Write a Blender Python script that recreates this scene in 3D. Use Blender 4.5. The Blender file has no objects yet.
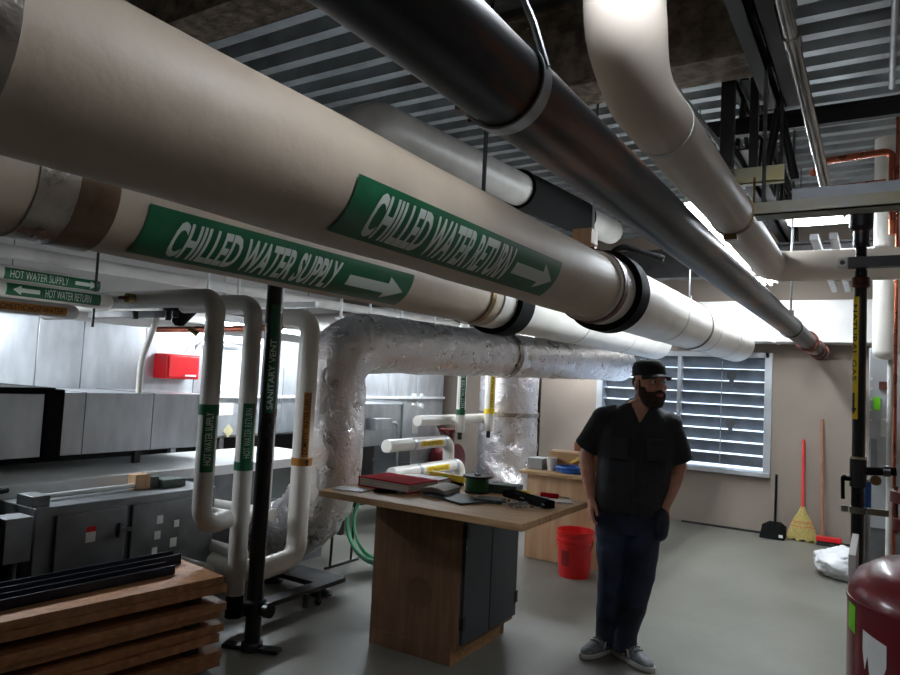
import bpy, bmesh, math, random
from mathutils import Vector as V, Matrix, noise
random.seed(7)
S = bpy.context.scene
COL = S.collection
PI = math.pi
R = math.radians

# ------------------------------------------------------------------ objects
WM = {}
def link(o):
    COL.objects.link(o)
    return o

def tag(o, label=None, cat=None, group=None, kind=None):
    if label: o['label'] = label
    if cat: o['category'] = cat
    if group: o['group'] = group
    if kind: o['kind'] = kind
    return o

def thing(name, label, cat, loc=(0, 0, 0), rz=0.0, group=None):
    o = link(bpy.data.objects.new(name, None))
    o.empty_display_size = 0.1
    M = Matrix.Translation(V(loc)) @ Matrix.Rotation(rz, 4, 'Z')
    o.matrix_world = M
    WM[o.name] = M
    return tag(o, label, cat, group)

def obj(name, bm, mat, parent=None, label=None, cat=None, group=None, kind=None, bevel=0.0, local=False, angle=40, smooth=True, segs=2):
    """links the shapes in bm as one mesh object; bm is in world space unless local"""
    bmesh.ops.recalc_face_normals(bm, faces=bm.faces)
    if parent is not None:
        if not local:
            bm.transform(WM[parent.name].inverted())
        M = None
    else:
        xs = [v.co for v in bm.verts]
        c = V(((min(v.x for v in xs) + max(v.x for v in xs)) / 2, (min(v.y for v in xs) + max(v.y for v in xs)) / 2, min(v.z for v in xs)))
        bm.transform(Matrix.Translation(-c))
        M = Matrix.Translation(c)
    me = bpy.data.meshes.new(name)
    bm.to_mesh(me); bm.free()
    if smooth:
        me.polygons.foreach_set('use_smooth', [True] * len(me.polygons))
        me.set_sharp_from_angle(angle=R(angle))
    o = link(bpy.data.objects.new(name, me))
    for m in (mat if isinstance(mat, (list, tuple)) else [mat]):
        me.materials.append(m)
    if parent is not None:
        o.parent = parent
        WM[o.name] = WM[parent.name]
    else:
        o.matrix_world = M
        WM[o.name] = M
    if bevel:
        b = o.modifiers.new('bevel', 'BEVEL')
        b.width = bevel; b.segments = segs; b.limit_method = 'ANGLE'; b.angle_limit = R(35)
        b.harden_normals = False
    return tag(o, label, cat, group, kind)

def structure(name, bm, mat, parent=None, **k):
    return obj(name, bm, mat, parent, kind='structure' if parent is None else None, **k)

def dup(root, loc, rz=0.0, label=None):
    def cp(o, par):
        c = link(o.copy())
        WM[c.name] = WM[o.name]
        if par is not None:
            c.parent = par
            c.matrix_parent_inverse = o.matrix_parent_inverse
        for ch in list(o.children):
            cp(ch, c)
        return c
    c = cp(root, None)
    c.matrix_world = Matrix.Translation(V(loc)) @ Matrix.Rotation(rz, 4, 'Z')
    if label: c['label'] = label
    return c

# ------------------------------------------------------------------ shapes
def B(): return bmesh.new()

def frame_from(d):
    d = d.normalized()
    up = V((0, 0, 1)) if abs(d.z) < 0.95 else V((1, 0, 0))
    x = d.cross(up).normalized()
    return x, x.cross(d).normalized() * -1

def box(bm, x0, x1, y0, y1, z0, z1, M=None):
    r = bmesh.ops.create_cube(bm, size=1.0)['verts']
    for v in r:
        v.co = V((x0 + (v.co.x + .5) * (x1 - x0), y0 + (v.co.y + .5) * (y1 - y0), z0 + (v.co.z + .5) * (z1 - z0)))
        if M is not None: v.co = M @ v.co
    return bm

def loft(bm, rings, cap0=True, cap1=True, closed=False):
    vs = [[bm.verts.new(p) for p in r] for r in rings]
    n = len(vs[0])
    m = len(vs)
    for i in range(m if closed else m - 1):
        a, b = vs[i], vs[(i + 1) % m]
        for j in range(n):
            bm.faces.new((a[j], a[(j + 1) % n], b[(j + 1) % n], b[j]))
    if not closed:
        if cap0: bm.faces.new(vs[0][::-1])
        if cap1: bm.faces.new(vs[-1])
    return bm

def sweep(bm, pts, r, n=20, caps=True, closed=False, jit=None):
    pts = [V(p) for p in pts]
    m = len(pts)
    rings = []
    x = None
    for i, p in enumerate(pts):
        if closed:
            d = (pts[(i + 1) % m] - pts[i - 1]).normalized()
        else:
            d = (pts[min(i + 1, m - 1)] - pts[max(i - 1, 0)]).normalized()
        if x is None:
            x, y = frame_from(d)
        else:
            x = (x - d * x.dot(d)).normalized()
            y = d.cross(x).normalized()
        y = d.cross(x).normalized()
        rr = r[i] if isinstance(r, (list, tuple)) else r
        ring = []
        for k in range(n):
            a = 2 * PI * k / n
            q = rr
            if jit: q = rr + jit(p, a)
            ring.append(p + x * (q * math.cos(a)) + y * (q * math.sin(a)))
        rings.append(ring)
    return loft(bm, rings, caps, caps, closed)

def cyl(bm, p0, p1, r0, r1=None, n=24):
    return sweep(bm, [p0, p1], [r0, r0 if r1 is None else r1], n)

def ring(bm, c, d, ri, ro, w, n=40):
    """flat band around axis d at centre c: inner radius ri, outer ro, width w"""
    c = V(c); d = V(d).normalized(); x, y = frame_from(d)
    prof = [(ri, -w / 2), (ro, -w / 2), (ro, w / 2), (ri, w / 2)]
    rings = []
    for k in range(n):
        a = 2 * PI * k / n
        e = x * math.cos(a) + y * math.sin(a)
        rings.append([c + e * q + d * t for q, t in prof])
    return loft(bm, rings, closed=True)

def fillet(pts, rad, k=10):
    pts = [V(p) for p in pts]
    out = [pts[0]]
    for i in range(1, len(pts) - 1):
        p, a, b = pts[i], pts[i - 1], pts[i + 1]
        u = (a - p).normalized(); w = (b - p).normalized()
        ang = u.angle(w)
        if ang > 3.05:
            out.append(p); continue
        rr = rad[i - 1] if isinstance(rad, (list, tuple)) else rad
        t = min(rr / math.tan(ang / 2), (a - p).length * .49 if i > 1 else (a - p).length * .95, (b - p).length * .49 if i < len(pts) - 2 else (b - p).length * .95)
        r2 = t * math.tan(ang / 2)
        c = p + (u + w).normalized() * (r2 / math.sin(ang / 2))
        s = p + u * t - c; e = p + w * t - c
        tot = s.angle(e)
        for j in range(k + 1):
            f = j / k
            q = (s * math.sin((1 - f) * tot) + e * math.sin(f * tot)) / math.sin(tot)
            out.append(c + q)
    out.append(pts[-1])
    return out

def dense(pts, step):
    out = []
    pts = [V(p) for p in pts]
    for a, b in zip(pts, pts[1:]):
        n = max(1, int((b - a).length / step))
        for i in range(n):
            out.append(a.lerp(b, i / n))
    out.append(pts[-1])
    return out

def lathe(bm, prof, c=(0, 0, 0), n=32, axis='Z', cap=True):
    c = V(c)
    rings = []
    for r, z in prof:
        rg = []
        for k in range(n):
            a = 2 * PI * k / n
            p = V((r * math.cos(a), r * math.sin(a), z))
            if axis == 'Y': p = V((p.x, p.z, p.y))
            if axis == 'X': p = V((p.z, p.x, p.y))
            rg.append(c + p)
        rings.append(rg)
    return loft(bm, rings, cap, cap)

def prism(bm, poly, vec):
    vec = V(vec)
    a = [V(p) for p in poly]
    return loft(bm, [a, [p + vec for p in a]])

def ell(bm, c, rx, ry, rz, M=None, n=24, m=16):
    r = bmesh.ops.create_uvsphere(bm, u_segments=n, v_segments=m, radius=1.0)['verts']
    for v in r:
        v.co = V((v.co.x * rx, v.co.y * ry, v.co.z * rz))
        if M is not None: v.co = M @ v.co
        v.co += V(c)
    return bm

def disc(bm, c, d, r, w, n=24):
    c = V(c); d = V(d).normalized()
    return cyl(bm, c - d * (w / 2), c + d * (w / 2), r, n=n)

# ------------------------------------------------------------------ lettering
def text_bm(s, w, h, cuts=8, bold=0.02):
    cu = bpy.data.curves.new('lettering', 'FONT')
    cu.body = s; cu.size = 1.0; cu.offset = bold; cu.resolution_u = 3
    o = bpy.data.objects.new('lettering', cu)
    link(o)
    dg = bpy.context.evaluated_depsgraph_get()
    me = bpy.data.meshes.new_from_object(o.evaluated_get(dg))
    bpy.data.objects.remove(o); bpy.data.curves.remove(cu)
    bm = B(); bm.from_mesh(me); bpy.data.meshes.remove(me)
    x0 = min(v.co.x for v in bm.verts); x1 = max(v.co.x for v in bm.verts)
    y0 = min(v.co.y for v in bm.verts); y1 = max(v.co.y for v in bm.verts)
    for v in bm.verts:
        v.co = V(((v.co.x - x0) / (x1 - x0) * w, (v.co.y - y0) / (y1 - y0) * h, 0))
    for i in range(1, cuts):
        bmesh.ops.bisect_plane(bm, geom=bm.verts[:] + bm.edges[:] + bm.faces[:], plane_co=(0, h * i / cuts, 0), plane_no=(0, 1, 0))
    return bm

def flat_poly(poly, cuts=8):
    bm = B()
    bm.faces.new([bm.verts.new((x, y, 0)) for x, y in poly])
    y0 = min(p[1] for p in poly); y1 = max(p[1] for p in poly)
    for i in range(1, cuts):
        bmesh.ops.bisect_plane(bm, geom=bm.verts[:] + bm.edges[:] + bm.faces[:], plane_co=(0, y0 + (y1 - y0) * i / cuts, 0), plane_no=(0, 1, 0))
    return bm

def arrow_poly(x0, x1, h, yc, head=.32, left=False):
    w = x1 - x0
    p = [(0, -.22), (w * (1 - head), -.22), (w * (1 - head), -.5), (w, 0), (w * (1 - head), .5), (w * (1 - head), .22), (0, .22)]
    if left: p = [(w - x, y) for x, y in p][::-1]
    return [(x0 + x, yc + y * h) for x, y in p]

def wrap(bm, fn, thick=0.0007):
    """lays flat (u, v) faces onto a surface fn(u, v, lift) and gives them a little thickness"""
    for v in bm.verts:
        v.co = fn(v.co.x, v.co.y, thick)
    return bm

# ------------------------------------------------------------------ materials
def lin(c):
    return tuple(((x / 255) / 12.92 if x / 255 <= .04045 else ((x / 255 + .055) / 1.055) ** 2.4) for x in c) + (1,)

def mat(name, rgb, rough=.5, metal=0.0, var=.12, scale=6.0, bump=0.0, bscale=40.0, rvar=.1, rgb2=None, stretch=None, coat=0, emit=None, spec=.5, trans=0, alpha=None, detail=4):
    m = bpy.data.materials.new(name); m.use_nodes = True
    N = m.node_tree.nodes; L = m.node_tree.links
    b = N['Principled BSDF']
    b.inputs['Metallic'].default_value = metal
    b.inputs['Specular IOR Level'].default_value = spec
    b.inputs['Coat Weight'].default_value = coat
    b.inputs['Transmission Weight'].default_value = trans
    tc = N.new('ShaderNodeTexCoord'); mp = N.new('ShaderNodeMapping')
    L.new(tc.outputs['Object'], mp.inputs['Vector'])
    if stretch: mp.inputs['Scale'].default_value = stretch
    nz = N.new('ShaderNodeTexNoise'); nz.inputs['Scale'].default_value = scale; nz.inputs['Detail'].default_value = detail
    L.new(mp.outputs['Vector'], nz.inputs['Vector'])
    cr = N.new('ShaderNodeValToRGB')
    c = lin(rgb)
    c2 = lin(rgb2) if rgb2 else tuple(x * (1 - var * 2) for x in c[:3]) + (1,)
    c1 = c if rgb2 else tuple(min(1, x * (1 + var * .6)) for x in c[:3]) + (1,)
    cr.color_ramp.elements[0].position = .35; cr.color_ramp.elements[0].color = c2
    cr.color_ramp.elements[1].position = .65; cr.color_ramp.elements[1].color = c1
    L.new(nz.outputs['Fac'], cr.inputs['Fac'])
    L.new(cr.outputs['Color'], b.inputs['Base Color'])
    mr = N.new('ShaderNodeMapRange')
    mr.inputs['To Min'].default_value = max(0.02, rough - rvar); mr.inputs['To Max'].default_value = min(1, rough + rvar)
    L.new(nz.outputs['Fac'], mr.inputs['Value']); L.new(mr.outputs['Result'], b.inputs['Roughness'])
    if bump:
        n2 = N.new('ShaderNodeTexNoise'); n2.inputs['Scale'].default_value = bscale; n2.inputs['Detail'].default_value = 5
        L.new(mp.outputs['Vector'], n2.inputs['Vector'])
        bp = N.new('ShaderNodeBump'); bp.inputs['Strength'].default_value = bump; bp.inputs['Distance'].default_value = .02
        L.new(n2.outputs['Fac'], bp.inputs['Height']); L.new(bp.outputs['Normal'], b.inputs['Normal'])
    if emit:
        b.inputs['Emission Color'].default_value = lin(emit[0]); b.inputs['Emission Strength'].default_value = emit[1]
    return m

M = {}
M['jacket'] = mat('canvas pipe jacket', (202, 186, 166), .55, var=.05, scale=3, bump=.16, bscale=9, rgb2=(186, 171, 152))
M['pvc'] = mat('white plastic pipe jacket', (232, 228, 220), .32, var=.05, scale=4, bump=.05, bscale=7)
M['pvc_warm'] = mat('off white pipe wrap', (220, 208, 194), .5, var=.04, scale=3, bump=.06, bscale=10)
M['pvc_grey'] = mat('dusty white pipe jacket', (205, 202, 196), .45, var=.08, scale=5, bump=.08, bscale=14)
M['foil_band'] = mat('aluminium band', (190, 182, 172), .28, .9, var=.15, scale=9, stretch=(1, 1, 1), bump=.1)
M['foil'] = mat('crinkled foil facing', (216, 212, 214), .3, .92, var=.08, scale=10, rvar=.12, bump=.5, bscale=28)
M['galv'] = mat('galvanised sheet', (190, 194, 198), .38, .45, var=.1, scale=3, rvar=.1, stretch=(1, 3, 1), bump=.04, bscale=5)
M['galv_dark'] = mat('dull galvanised sheet', (128, 131, 134), .5, .75, var=.14, scale=5, rvar=.1, bump=.05)
M['deck'] = mat('galvanised roof deck', (160, 165, 167), .4, .55, var=.18, scale=3, rvar=.1)
M['steel'] = mat('black steel pipe', (38, 38, 42), .36, .55, scale=7, rgb2=(128, 78, 46), stretch=(1, .14, 1), rvar=.12, bump=.04, bscale=20)
for n_ in M['steel'].node_tree.nodes:
    if n_.type == 'VALTORGB': n_.color_ramp.elements[0].position = .36; n_.color_ramp.elements[1].position = .47
M['darkpaint'] = mat('dark painted steel', (30, 28, 28), .5, .2, var=.25, scale=8)
M['joist'] = mat('dark grey joist paint', (32, 30, 30), .6, .2, var=.2, scale=8)
M['fireproof'] = mat('sprayed fireproofing', (158, 142, 124), .95, var=.3, scale=14, bump=1.0, bscale=30, rgb2=(100, 88, 76))
M['black'] = mat('black rubber', (7, 7, 7), .85, var=.2, spec=.12)
M['blackgloss'] = mat('black enamel pipe', (16, 16, 17), .3, .1, var=.2)
M['brownband'] = mat('brown metal band', (128, 106, 88), .3, .85, var=.2, scale=7)
M['zinc'] = mat('yellow zinc plated strut', (188, 174, 112), .35, .75, rgb2=(142, 150, 150), scale=4)
M['strut'] = mat('dull strut steel', (120, 118, 112), .5, .7, rgb2=(104, 98, 74), scale=5)
M['copper'] = mat('copper pipe', (188, 104, 78), .28, .95, var=.15)
M['brassring'] = mat('weathered brass strap', (136, 112, 70), .4, .8, var=.2)
M['steelbright'] = mat('bright conduit steel', (196, 194, 192), .22, .95, var=.15, scale=5, stretch=(4, 1, 4))
M['green'] = mat('green label vinyl', (8, 92, 58), .35, var=.05)
M['letter'] = mat('white label lettering', (214, 222, 214), .45, var=.02)
M['yellow'] = mat('yellow label vinyl', (232, 196, 24), .45, var=.05)
M['orange'] = mat('orange label vinyl', (190, 126, 44), .45, var=.15)
M['ink'] = mat('black label ink', (18, 16, 14), .5, var=.02)
M['sticker'] = mat('white paper sticker', (230, 230, 226), .6, var=.03)
M['redpaint'] = mat('red enamel', (205, 18, 28), .35, var=.06)
M['tank'] = mat('oxide red tank paint', (104, 18, 26), .32, var=.12, scale=4, coat=.3, bump=.03)
M['rust'] = mat('rusty red coupling', (94, 48, 38), .5, .3, var=.25, scale=20)
M['tube'] = mat('fluorescent tube', (255, 255, 255), .4, emit=((238, 247, 255), 115))
M['tube_soft'] = mat('dim fluorescent tube', (255, 255, 255), .4, emit=((240, 246, 255), 80))
M['white_enamel'] = mat('white enamel fixture', (232, 234, 234), .4, var=.03)
M['wrap'] = mat('white duct wrap', (226, 224, 220), .6, var=.06, scale=3, bump=.25, bscale=5)
M['red_bucket'] = mat('red bucket plastic', (222, 26, 26), .35, var=.05)
M['paper'] = mat('paper', (218, 212, 204), .7, var=.05)
M['cover'] = mat('red book cover', (186, 14, 34), .9, var=.08, spec=.08, rvar=.02)
M['pages'] = mat('page edges', (196, 182, 168), .8, var=.1, scale=3, stretch=(1, 1, 60))
M['tan'] = mat('cardboard', (196, 152, 104), .8, var=.08)
M['tan2'] = mat('brown cardboard', (140, 88, 58), .8, var=.1)
M['spool'] = mat('green wire', (18, 92, 46), .4, var=.2, scale=30, stretch=(1, 1, 12))
M['bluecable'] = mat('blue cable', (44, 104, 190), .4, var=.1)
M['hose'] = mat('green garden hose', (110, 192, 150), .4, var=.1)
M['straw'] = mat('broom straw', (206, 186, 110), .8, var=.2, scale=20, stretch=(12, 12, .6), bump=.6, bscale=60)
M['wood_handle'] = mat('wooden handle', (166, 106, 78), .5, var=.15, stretch=(8, 8, 1))
M['redhandle'] = mat('red handle', (224, 62, 56), .45, var=.05)
M['bag'] = mat('white plastic bag', (236, 236, 238), .35, var=.03, bump=.5, bscale=12)
M['skin'] = mat('skin', (206, 148, 122), .5, var=.08, scale=20)
M['beard'] = mat('dark brown beard', (66, 44, 34), .8, var=.3, scale=60, bump=.8, bscale=160)
M['lip'] = mat('lips', (168, 88, 80), .45, var=.05)
M['shirt'] = mat('black work shirt', (27, 29, 33), .8, var=.1, scale=8, bump=.25, bscale=14)
M['cap'] = mat('faded black cap', (34, 36, 34), .85, var=.2, scale=12, bump=.2, bscale=120)
M['jeans'] = mat('dark blue jeans', (40, 50, 80), .75, scale=5, rgb2=(17, 21, 34), bump=.25, bscale=30)
M['shoe'] = mat('grey running shoe', (122, 124, 130), .6, var=.2, scale=40)
M['sole'] = mat('shoe sole', (206, 204, 200), .6, var=.05)
M['white_eye'] = mat('eye white', (225, 220, 214), .3, var=.02)
M['bluegrey'] = mat('blue grey laminate', (48, 56, 66), .5, var=.08, scale=5)
M['limegreen'] = mat('lime green tag', (118, 214, 30), .5, var=.05)
M['gunmetal'] = mat('blue black steel channel', (34, 38, 50), .4, .5, var=.2)
M['tealbox'] = mat('grey green plastic', (74, 90, 84), .5, var=.1)
M['darkcloth'] = mat('dark grey metal plate', (58, 66, 66), .5, .4, var=.15)
M['steeltool'] = mat('tool steel', (120, 120, 120), .35, .8, var=.2)
M['clear'] = mat('grey plastic', (150, 150, 152), .5, var=.1)

def wood(name, a, b, scale, stretch, rough=.55, bump=.15):
    m = mat(name, a, rough, rgb2=b, scale=scale, stretch=stretch, bump=bump, bscale=scale * 3, detail=8)
    return m
M['particle'] = wood('particle board', (206, 160, 108), (178, 130, 84), 40, (1, 1, 1))
M['board'] = wood('board edge', (180, 126, 82), (150, 100, 62), 26, (1, 1, 1))
M['ply'] = wood('plywood', (134, 99, 72), (112, 82, 58), 5, (6, 6, .6))
M['bench'] = wood('pale wood panel', (204, 166, 128), (186, 146, 108), 4, (5, 5, .5))
M['counter'] = wood('worktop wood', (206, 168, 124), (178, 138, 96), 6, (.8, 8, 6))

def concrete():
    m = bpy.data.materials.new('sealed concrete floor'); m.use_nodes = True
    N = m.node_tree.nodes; L = m.node_tree.links; b = N['Principled BSDF']
    tc = N.new('ShaderNodeTexCoord')
    n1 = N.new('ShaderNodeTexNoise'); n1.inputs['Scale'].default_value = .9; n1.inputs['Detail'].default_value = 6; n1.inputs['Roughness'].default_value = .65
    n2 = N.new('ShaderNodeTexNoise'); n2.inputs['Scale'].default_value = 55; n2.inputs['Detail'].default_value = 3
    n3 = N.new('ShaderNodeTexNoise'); n3.inputs['Scale'].default_value = 1.7; n3.inputs['Detail'].default_value = 2
    for n in (n1, n2, n3): L.new(tc.outputs['Object'], n.inputs['Vector'])
    cr = N.new('ShaderNodeValToRGB')
    cr.color_ramp.elements[0].position = .3; cr.color_ramp.elements[0].color = lin((108, 106, 98))
    cr.color_ramp.elements[1].position = .7; cr.color_ramp.elements[1].color = lin((140, 138, 128))
    L.new(n1.outputs['Fac'], cr.inputs['Fac'])
    mx = N.new('ShaderNodeMix'); mx.data_type = 'RGBA'; mx.blend_type = 'MULTIPLY'; mx.inputs[0].default_value = .25
    L.new(cr.outputs['Color'], mx.inputs[6]); L.new(n2.outputs['Color'], mx.inputs[7])
    st = N.new('ShaderNodeValToRGB')
    st.color_ramp.elements[0].position = .68; st.color_ramp.elements[0].color = (0, 0, 0, 1)
    st.color_ramp.elements[1].position = .78; st.color_ramp.elements[1].color = (.4, .4, .4, 1)
    L.new(n3.outputs['Fac'], st.inputs['Fac'])
    m2 = N.new('ShaderNodeMix'); m2.data_type = 'RGBA'; m2.inputs[7].default_value = lin((132, 108, 84))
    L.new(st.outputs['Color'], m2.inputs[0]); L.new(mx.outputs[2], m2.inputs[6])
    L.new(m2.outputs[2], b.inputs['Base Color'])
    mr = N.new('ShaderNodeMapRange'); mr.inputs['To Min'].default_value = .3; mr.inputs['To Max'].default_value = .55
    L.new(n1.outputs['Fac'], mr.inputs['Value']); L.new(mr.outputs['Result'], b.inputs['Roughness'])
    bp = N.new('ShaderNodeBump'); bp.inputs['Strength'].default_value = .06; L.new(n2.outputs['Fac'], bp.inputs['Height']); L.new(bp.outputs['Normal'], b.inputs['Normal'])
    return m
M['floor'] = concrete()
M['wall'] = mat('greige wall paint', (142, 129, 118), .8, var=.03, scale=2, bump=.05, bscale=60)
M['wallwhite'] = mat('off white wall paint', (205, 200, 195), .8, var=.03, scale=2)

# crinkle for foil things
def foil_mat(name, sc):
    m = bpy.data.materials.new(name); m.use_nodes = True
    N = m.node_tree.nodes; L = m.node_tree.links; b = N['Principled BSDF']
    b.inputs['Metallic'].default_value = .84; b.inputs['Base Color'].default_value = lin((238, 233, 234))
    tc = N.new('ShaderNodeTexCoord')
    w = N.new('ShaderNodeTexNoise'); w.inputs['Scale'].default_value = sc; w.inputs['Detail'].default_value = 6; w.inputs['Distortion'].default_value = .6
    v = N.new('ShaderNodeTexVoronoi'); v.inputs['Scale'].default_value = sc * 3.2; v.feature = 'DISTANCE_TO_EDGE'
    for n in (w, v): L.new(tc.outputs['Object'], n.inputs['Vector'])
    ad = N.new('ShaderNodeMath'); ad.operation = 'MULTIPLY_ADD'; ad.inputs[1].default_value = .24
    L.new(v.outputs['Distance'], ad.inputs[0]); L.new(w.outputs['Fac'], ad.inputs[2])
    bp = N.new('ShaderNodeBump'); bp.inputs['Strength'].default_value = .5; bp.inputs['Distance'].default_value = .045
    L.new(ad.outputs[0], bp.inputs['Height']); L.new(bp.outputs['Normal'], b.inputs['Normal'])
    mr = N.new('ShaderNodeMapRange'); mr.inputs['To Min'].default_value = .2; mr.inputs['To Max'].default_value = .38
    L.new(w.outputs['Fac'], mr.inputs['Value']); L.new(mr.outputs['Result'], b.inputs['Roughness'])
    return m
M['foil'] = foil_mat('crinkled foil facing', 10)
# ------------------------------------------------------------------ the setting
XL, XR, YF, YB, ZC = -7.6, 1.5, -2.6, 8.7, 3.5
structure('floor', box(B(), XL, XR, YF, YB + .1, -.12, 0), M['floor'])
bm = B()
# louver opening in the back wall: x -3.08..-1.06, z .66..2.03
LX0, LX1, LZ0, LZ1 = -3.08, -1.06, .68, 2.03
box(bm, XL, LX0, YB, YB + .2, 0, ZC + .1); box(bm, LX1, XR, YB, YB + .2, 0, ZC + .1)
box(bm, LX0, LX1, YB, YB + .2, 0, LZ0); box(bm, LX0, LX1, YB, YB + .2, LZ1, ZC + .1)
structure('wall_back', bm, M['wall'], smooth=False)
structure('wall_left', box(B(), XL - .2, XL, YF, YB, 0, ZC + .1), M['wallwhite'])
structure('wall_right', box(B(), XR, XR + .2, YF, YB, 0, ZC + .1), M['wall'])
structure('wall_front', box(B(), XL, XR, YF - .2, YF, 0, ZC + .1), M['wall'])
structure('baseboard_back', box(B(), -2.0, .6, YB - .012, YB, 0, .022), M['darkpaint'])
# corrugated deck: ribs run across the room
bm = B()
prof = []
y = YF
while y < YB + .1:
    prof += [(y, 0), (y + .07, 0), (y + .092, .075), (y + .178, .075)]
    y += .2
top = [(y, .10), (YF, .10)]
poly = [(a, ZC + b) for a, b in prof + [(y, 0)] + top]
prism(bm, [(XL, a, b) for a, b in poly], (XR - XL, 0, 0))
structure('ceiling', bm, M['deck'], angle=20)

# louver window
bm = B()
fw = .05
box(bm, LX0 - .03, LX0 + fw, YB - .05, YB + .16, LZ0 - .03, LZ1 + .03)
box(bm, LX1 - fw, LX1 + .03, YB - .05, YB + .16, LZ0 - .03, LZ1 + .03)
box(bm, LX0, LX1, YB - .05, YB + .16, LZ1 - .03, LZ1 + .03)
win = structure('window_1', bm, M['galv'], bevel=.004)
tag(win, 'wide galvanised louver let into the back wall behind the man')
bm = B()
n = 9
pitch = (LZ1 - LZ0 - .06) / n
for i in range(n):
    z = LZ0 + .03 + pitch * (i + .5)
    # a blade: a bent sheet sloping down towards the outside, leaving a bright slot
    pts = [(-.03, .50), (-.018, .50), (.03, .08), (.09, -.36), (.082, -.40), (.022, .04), (-.026, .42), (-.03, .42)]
    prism(bm, [(LX0 + fw, YB + .06 + a, z + b * pitch * 1.02) for a, b in pts], (LX1 - LX0 - 2 * fw, 0, 0))
obj('blades', bm, M['galv_dark'], win, angle=25)
bm = B()
for x in (LX0 + (LX1 - LX0) / 2,):
    box(bm, x - .022, x + .022, YB - .03, YB + .1, LZ0, LZ1)
obj('mullion', bm, M['galv'], win)
bm = B()
for x in (-2.55, -1.58):
    cyl(bm, (x, YB - .01, LZ0 + .08), (x, YB - .01, LZ1 - .08), .006, n=8)
obj('linkage', bm, M['galv'], win)
bm = B()
for z in (1.78, 1.22):
    box(bm, -1.52, -1.42, YB - .035, YB + .01, z - .03, z + .06); prism(bm, [(-1.50, YB - .03, z - .03), (-1.44, YB - .03, z - .03), (-1.455, YB - .03, z - .12), (-1.485, YB - .03, z - .12)], (0, .02, 0))
obj('bracket', bm, M['galv_dark'], win)
bm = B(); box(bm, LX0 - .03, LX1 + .03, YB - .09, YB + .16, LZ0 - .04, LZ0 + .012)
obj('sill', bm, M['galv'], win, bevel=.004)

# ------------------------------------------------------------------ ceiling steel
def joist(X, y0, y1, z, lab, zt=ZC):
    t = thing('bar_joist', lab, 'joist', (X, y0, z), 0, 'joists under the roof deck')
    bm = B()
    for s in (-1, 1):
        box(bm, X + s * .012, X + s * .075, y0, y1, z, z + .008); box(bm, X + s * .012, X + s * .02, y0, y1, z, z + .07)
    obj('bottom_chord', bm, M['joist'], t)
    bm = B()
    for s in (-1, 1):
        box(bm, X + s * .012, X + s * .06, y0, y1, zt - .012, zt - .004); box(bm, X + s * .012, X + s * .019, y0, y1, zt - .055, zt - .004)
    obj('top_chord', bm, M['joist'], t)
    bm = B(); k = int((y1 - y0) / .42); d = (y1 - y0) / k
    for i in range(k):
        a = V((X, y0 + i * d, z + .02)); b = V((X, y0 + (i + .5) * d, zt - .02)); c = V((X, y0 + (i + 1) * d, z + .02))
        cyl(bm, a, b, .013, n=8); cyl(bm, b, c, .013, n=8)
    obj('web', bm, M['joist'], t)
    return t
joist(-.415, .9, 3.66, 2.99, 'dark bar joist with open webbing, bottom chord running above the curved white pipe')
joist(-.75, 4.4, 8.2, 3.05, 'dark bar joist above the far row of strip lights')

def ibeam(x0, x1, y, z0, h, w, m, name, lab, tw=.03):
    bm = B()
    box(bm, x0, x1, y - w / 2, y + w / 2, z0, z0 + .02)
    box(bm, x0, x1, y - tw / 2, y + tw / 2, z0 + .02, z0 + h - .02)
    box(bm, x0, x1, y - w / 2, y + w / 2, z0 + h - .02, z0 + h)
    return obj(name, bm, m, label=lab, cat='beam')
ibeam(-7.4, -1.05, 1.90, 3.06, .44, .2, M['fireproof'], 'fireproofed_beam', 'rough brown fireproofed beam crossing overhead above the near end of the return pipe', .2)
ibeam(-2.0, -.47, 3.27, 3.06, .44, .26, M['fireproof'], 'fireproofed_beam', 'rough brown fireproofed beam seen between the black pipe and the bent white pipe', .2)
ibeam(-1.2, 1.45, 4.18, 3.06, .10, .05, M['joist'], 'cross_beam', 'dark flanged beam crossing under the deck above the copper pipes')
ibeam(-3.2, 1.45, 7.2, 2.72, .3, .16, M['joist'], 'far_beam', 'dark beam crossing above the far end of the pipes')

# thick black hanger post and its pair, the zinc strut they carry
bm = B(); box(bm, -.665, -.605, 3.45, 3.51, 2.66, ZC)
obj('hanger_post', bm, M['darkpaint'], label='thick black square hanger post dropping past the white pipe', cat='post', bevel=.004)
bm = B(); box(bm, -.56, -.52, 3.62, 3.66, 2.62, ZC)
obj('hanger_post', bm, M['darkpaint'], label='slimmer black hanger post just right of the thick one', cat='post', bevel=.003)
bm = B()
cyl(bm, (-.50, 3.72, 2.64), (-.43, 3.66, 2.99), .022, n=10); cyl(bm, (-.36, 3.72, 2.64), (-.43, 3.66, 2.99), .022, n=10)
obj('brace', bm, M['joist'], label='dark inverted V brace under the end of the bar joist', cat='brace')
bm = B(); cyl(bm, (-.85, 3.2, 3.03), (-.62, 3.7, 2.72), .012, n=10)
obj('conduit', bm, M['galv'], label='thin grey conduit slanting beside the white pipe below the deck', cat='conduit')

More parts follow.
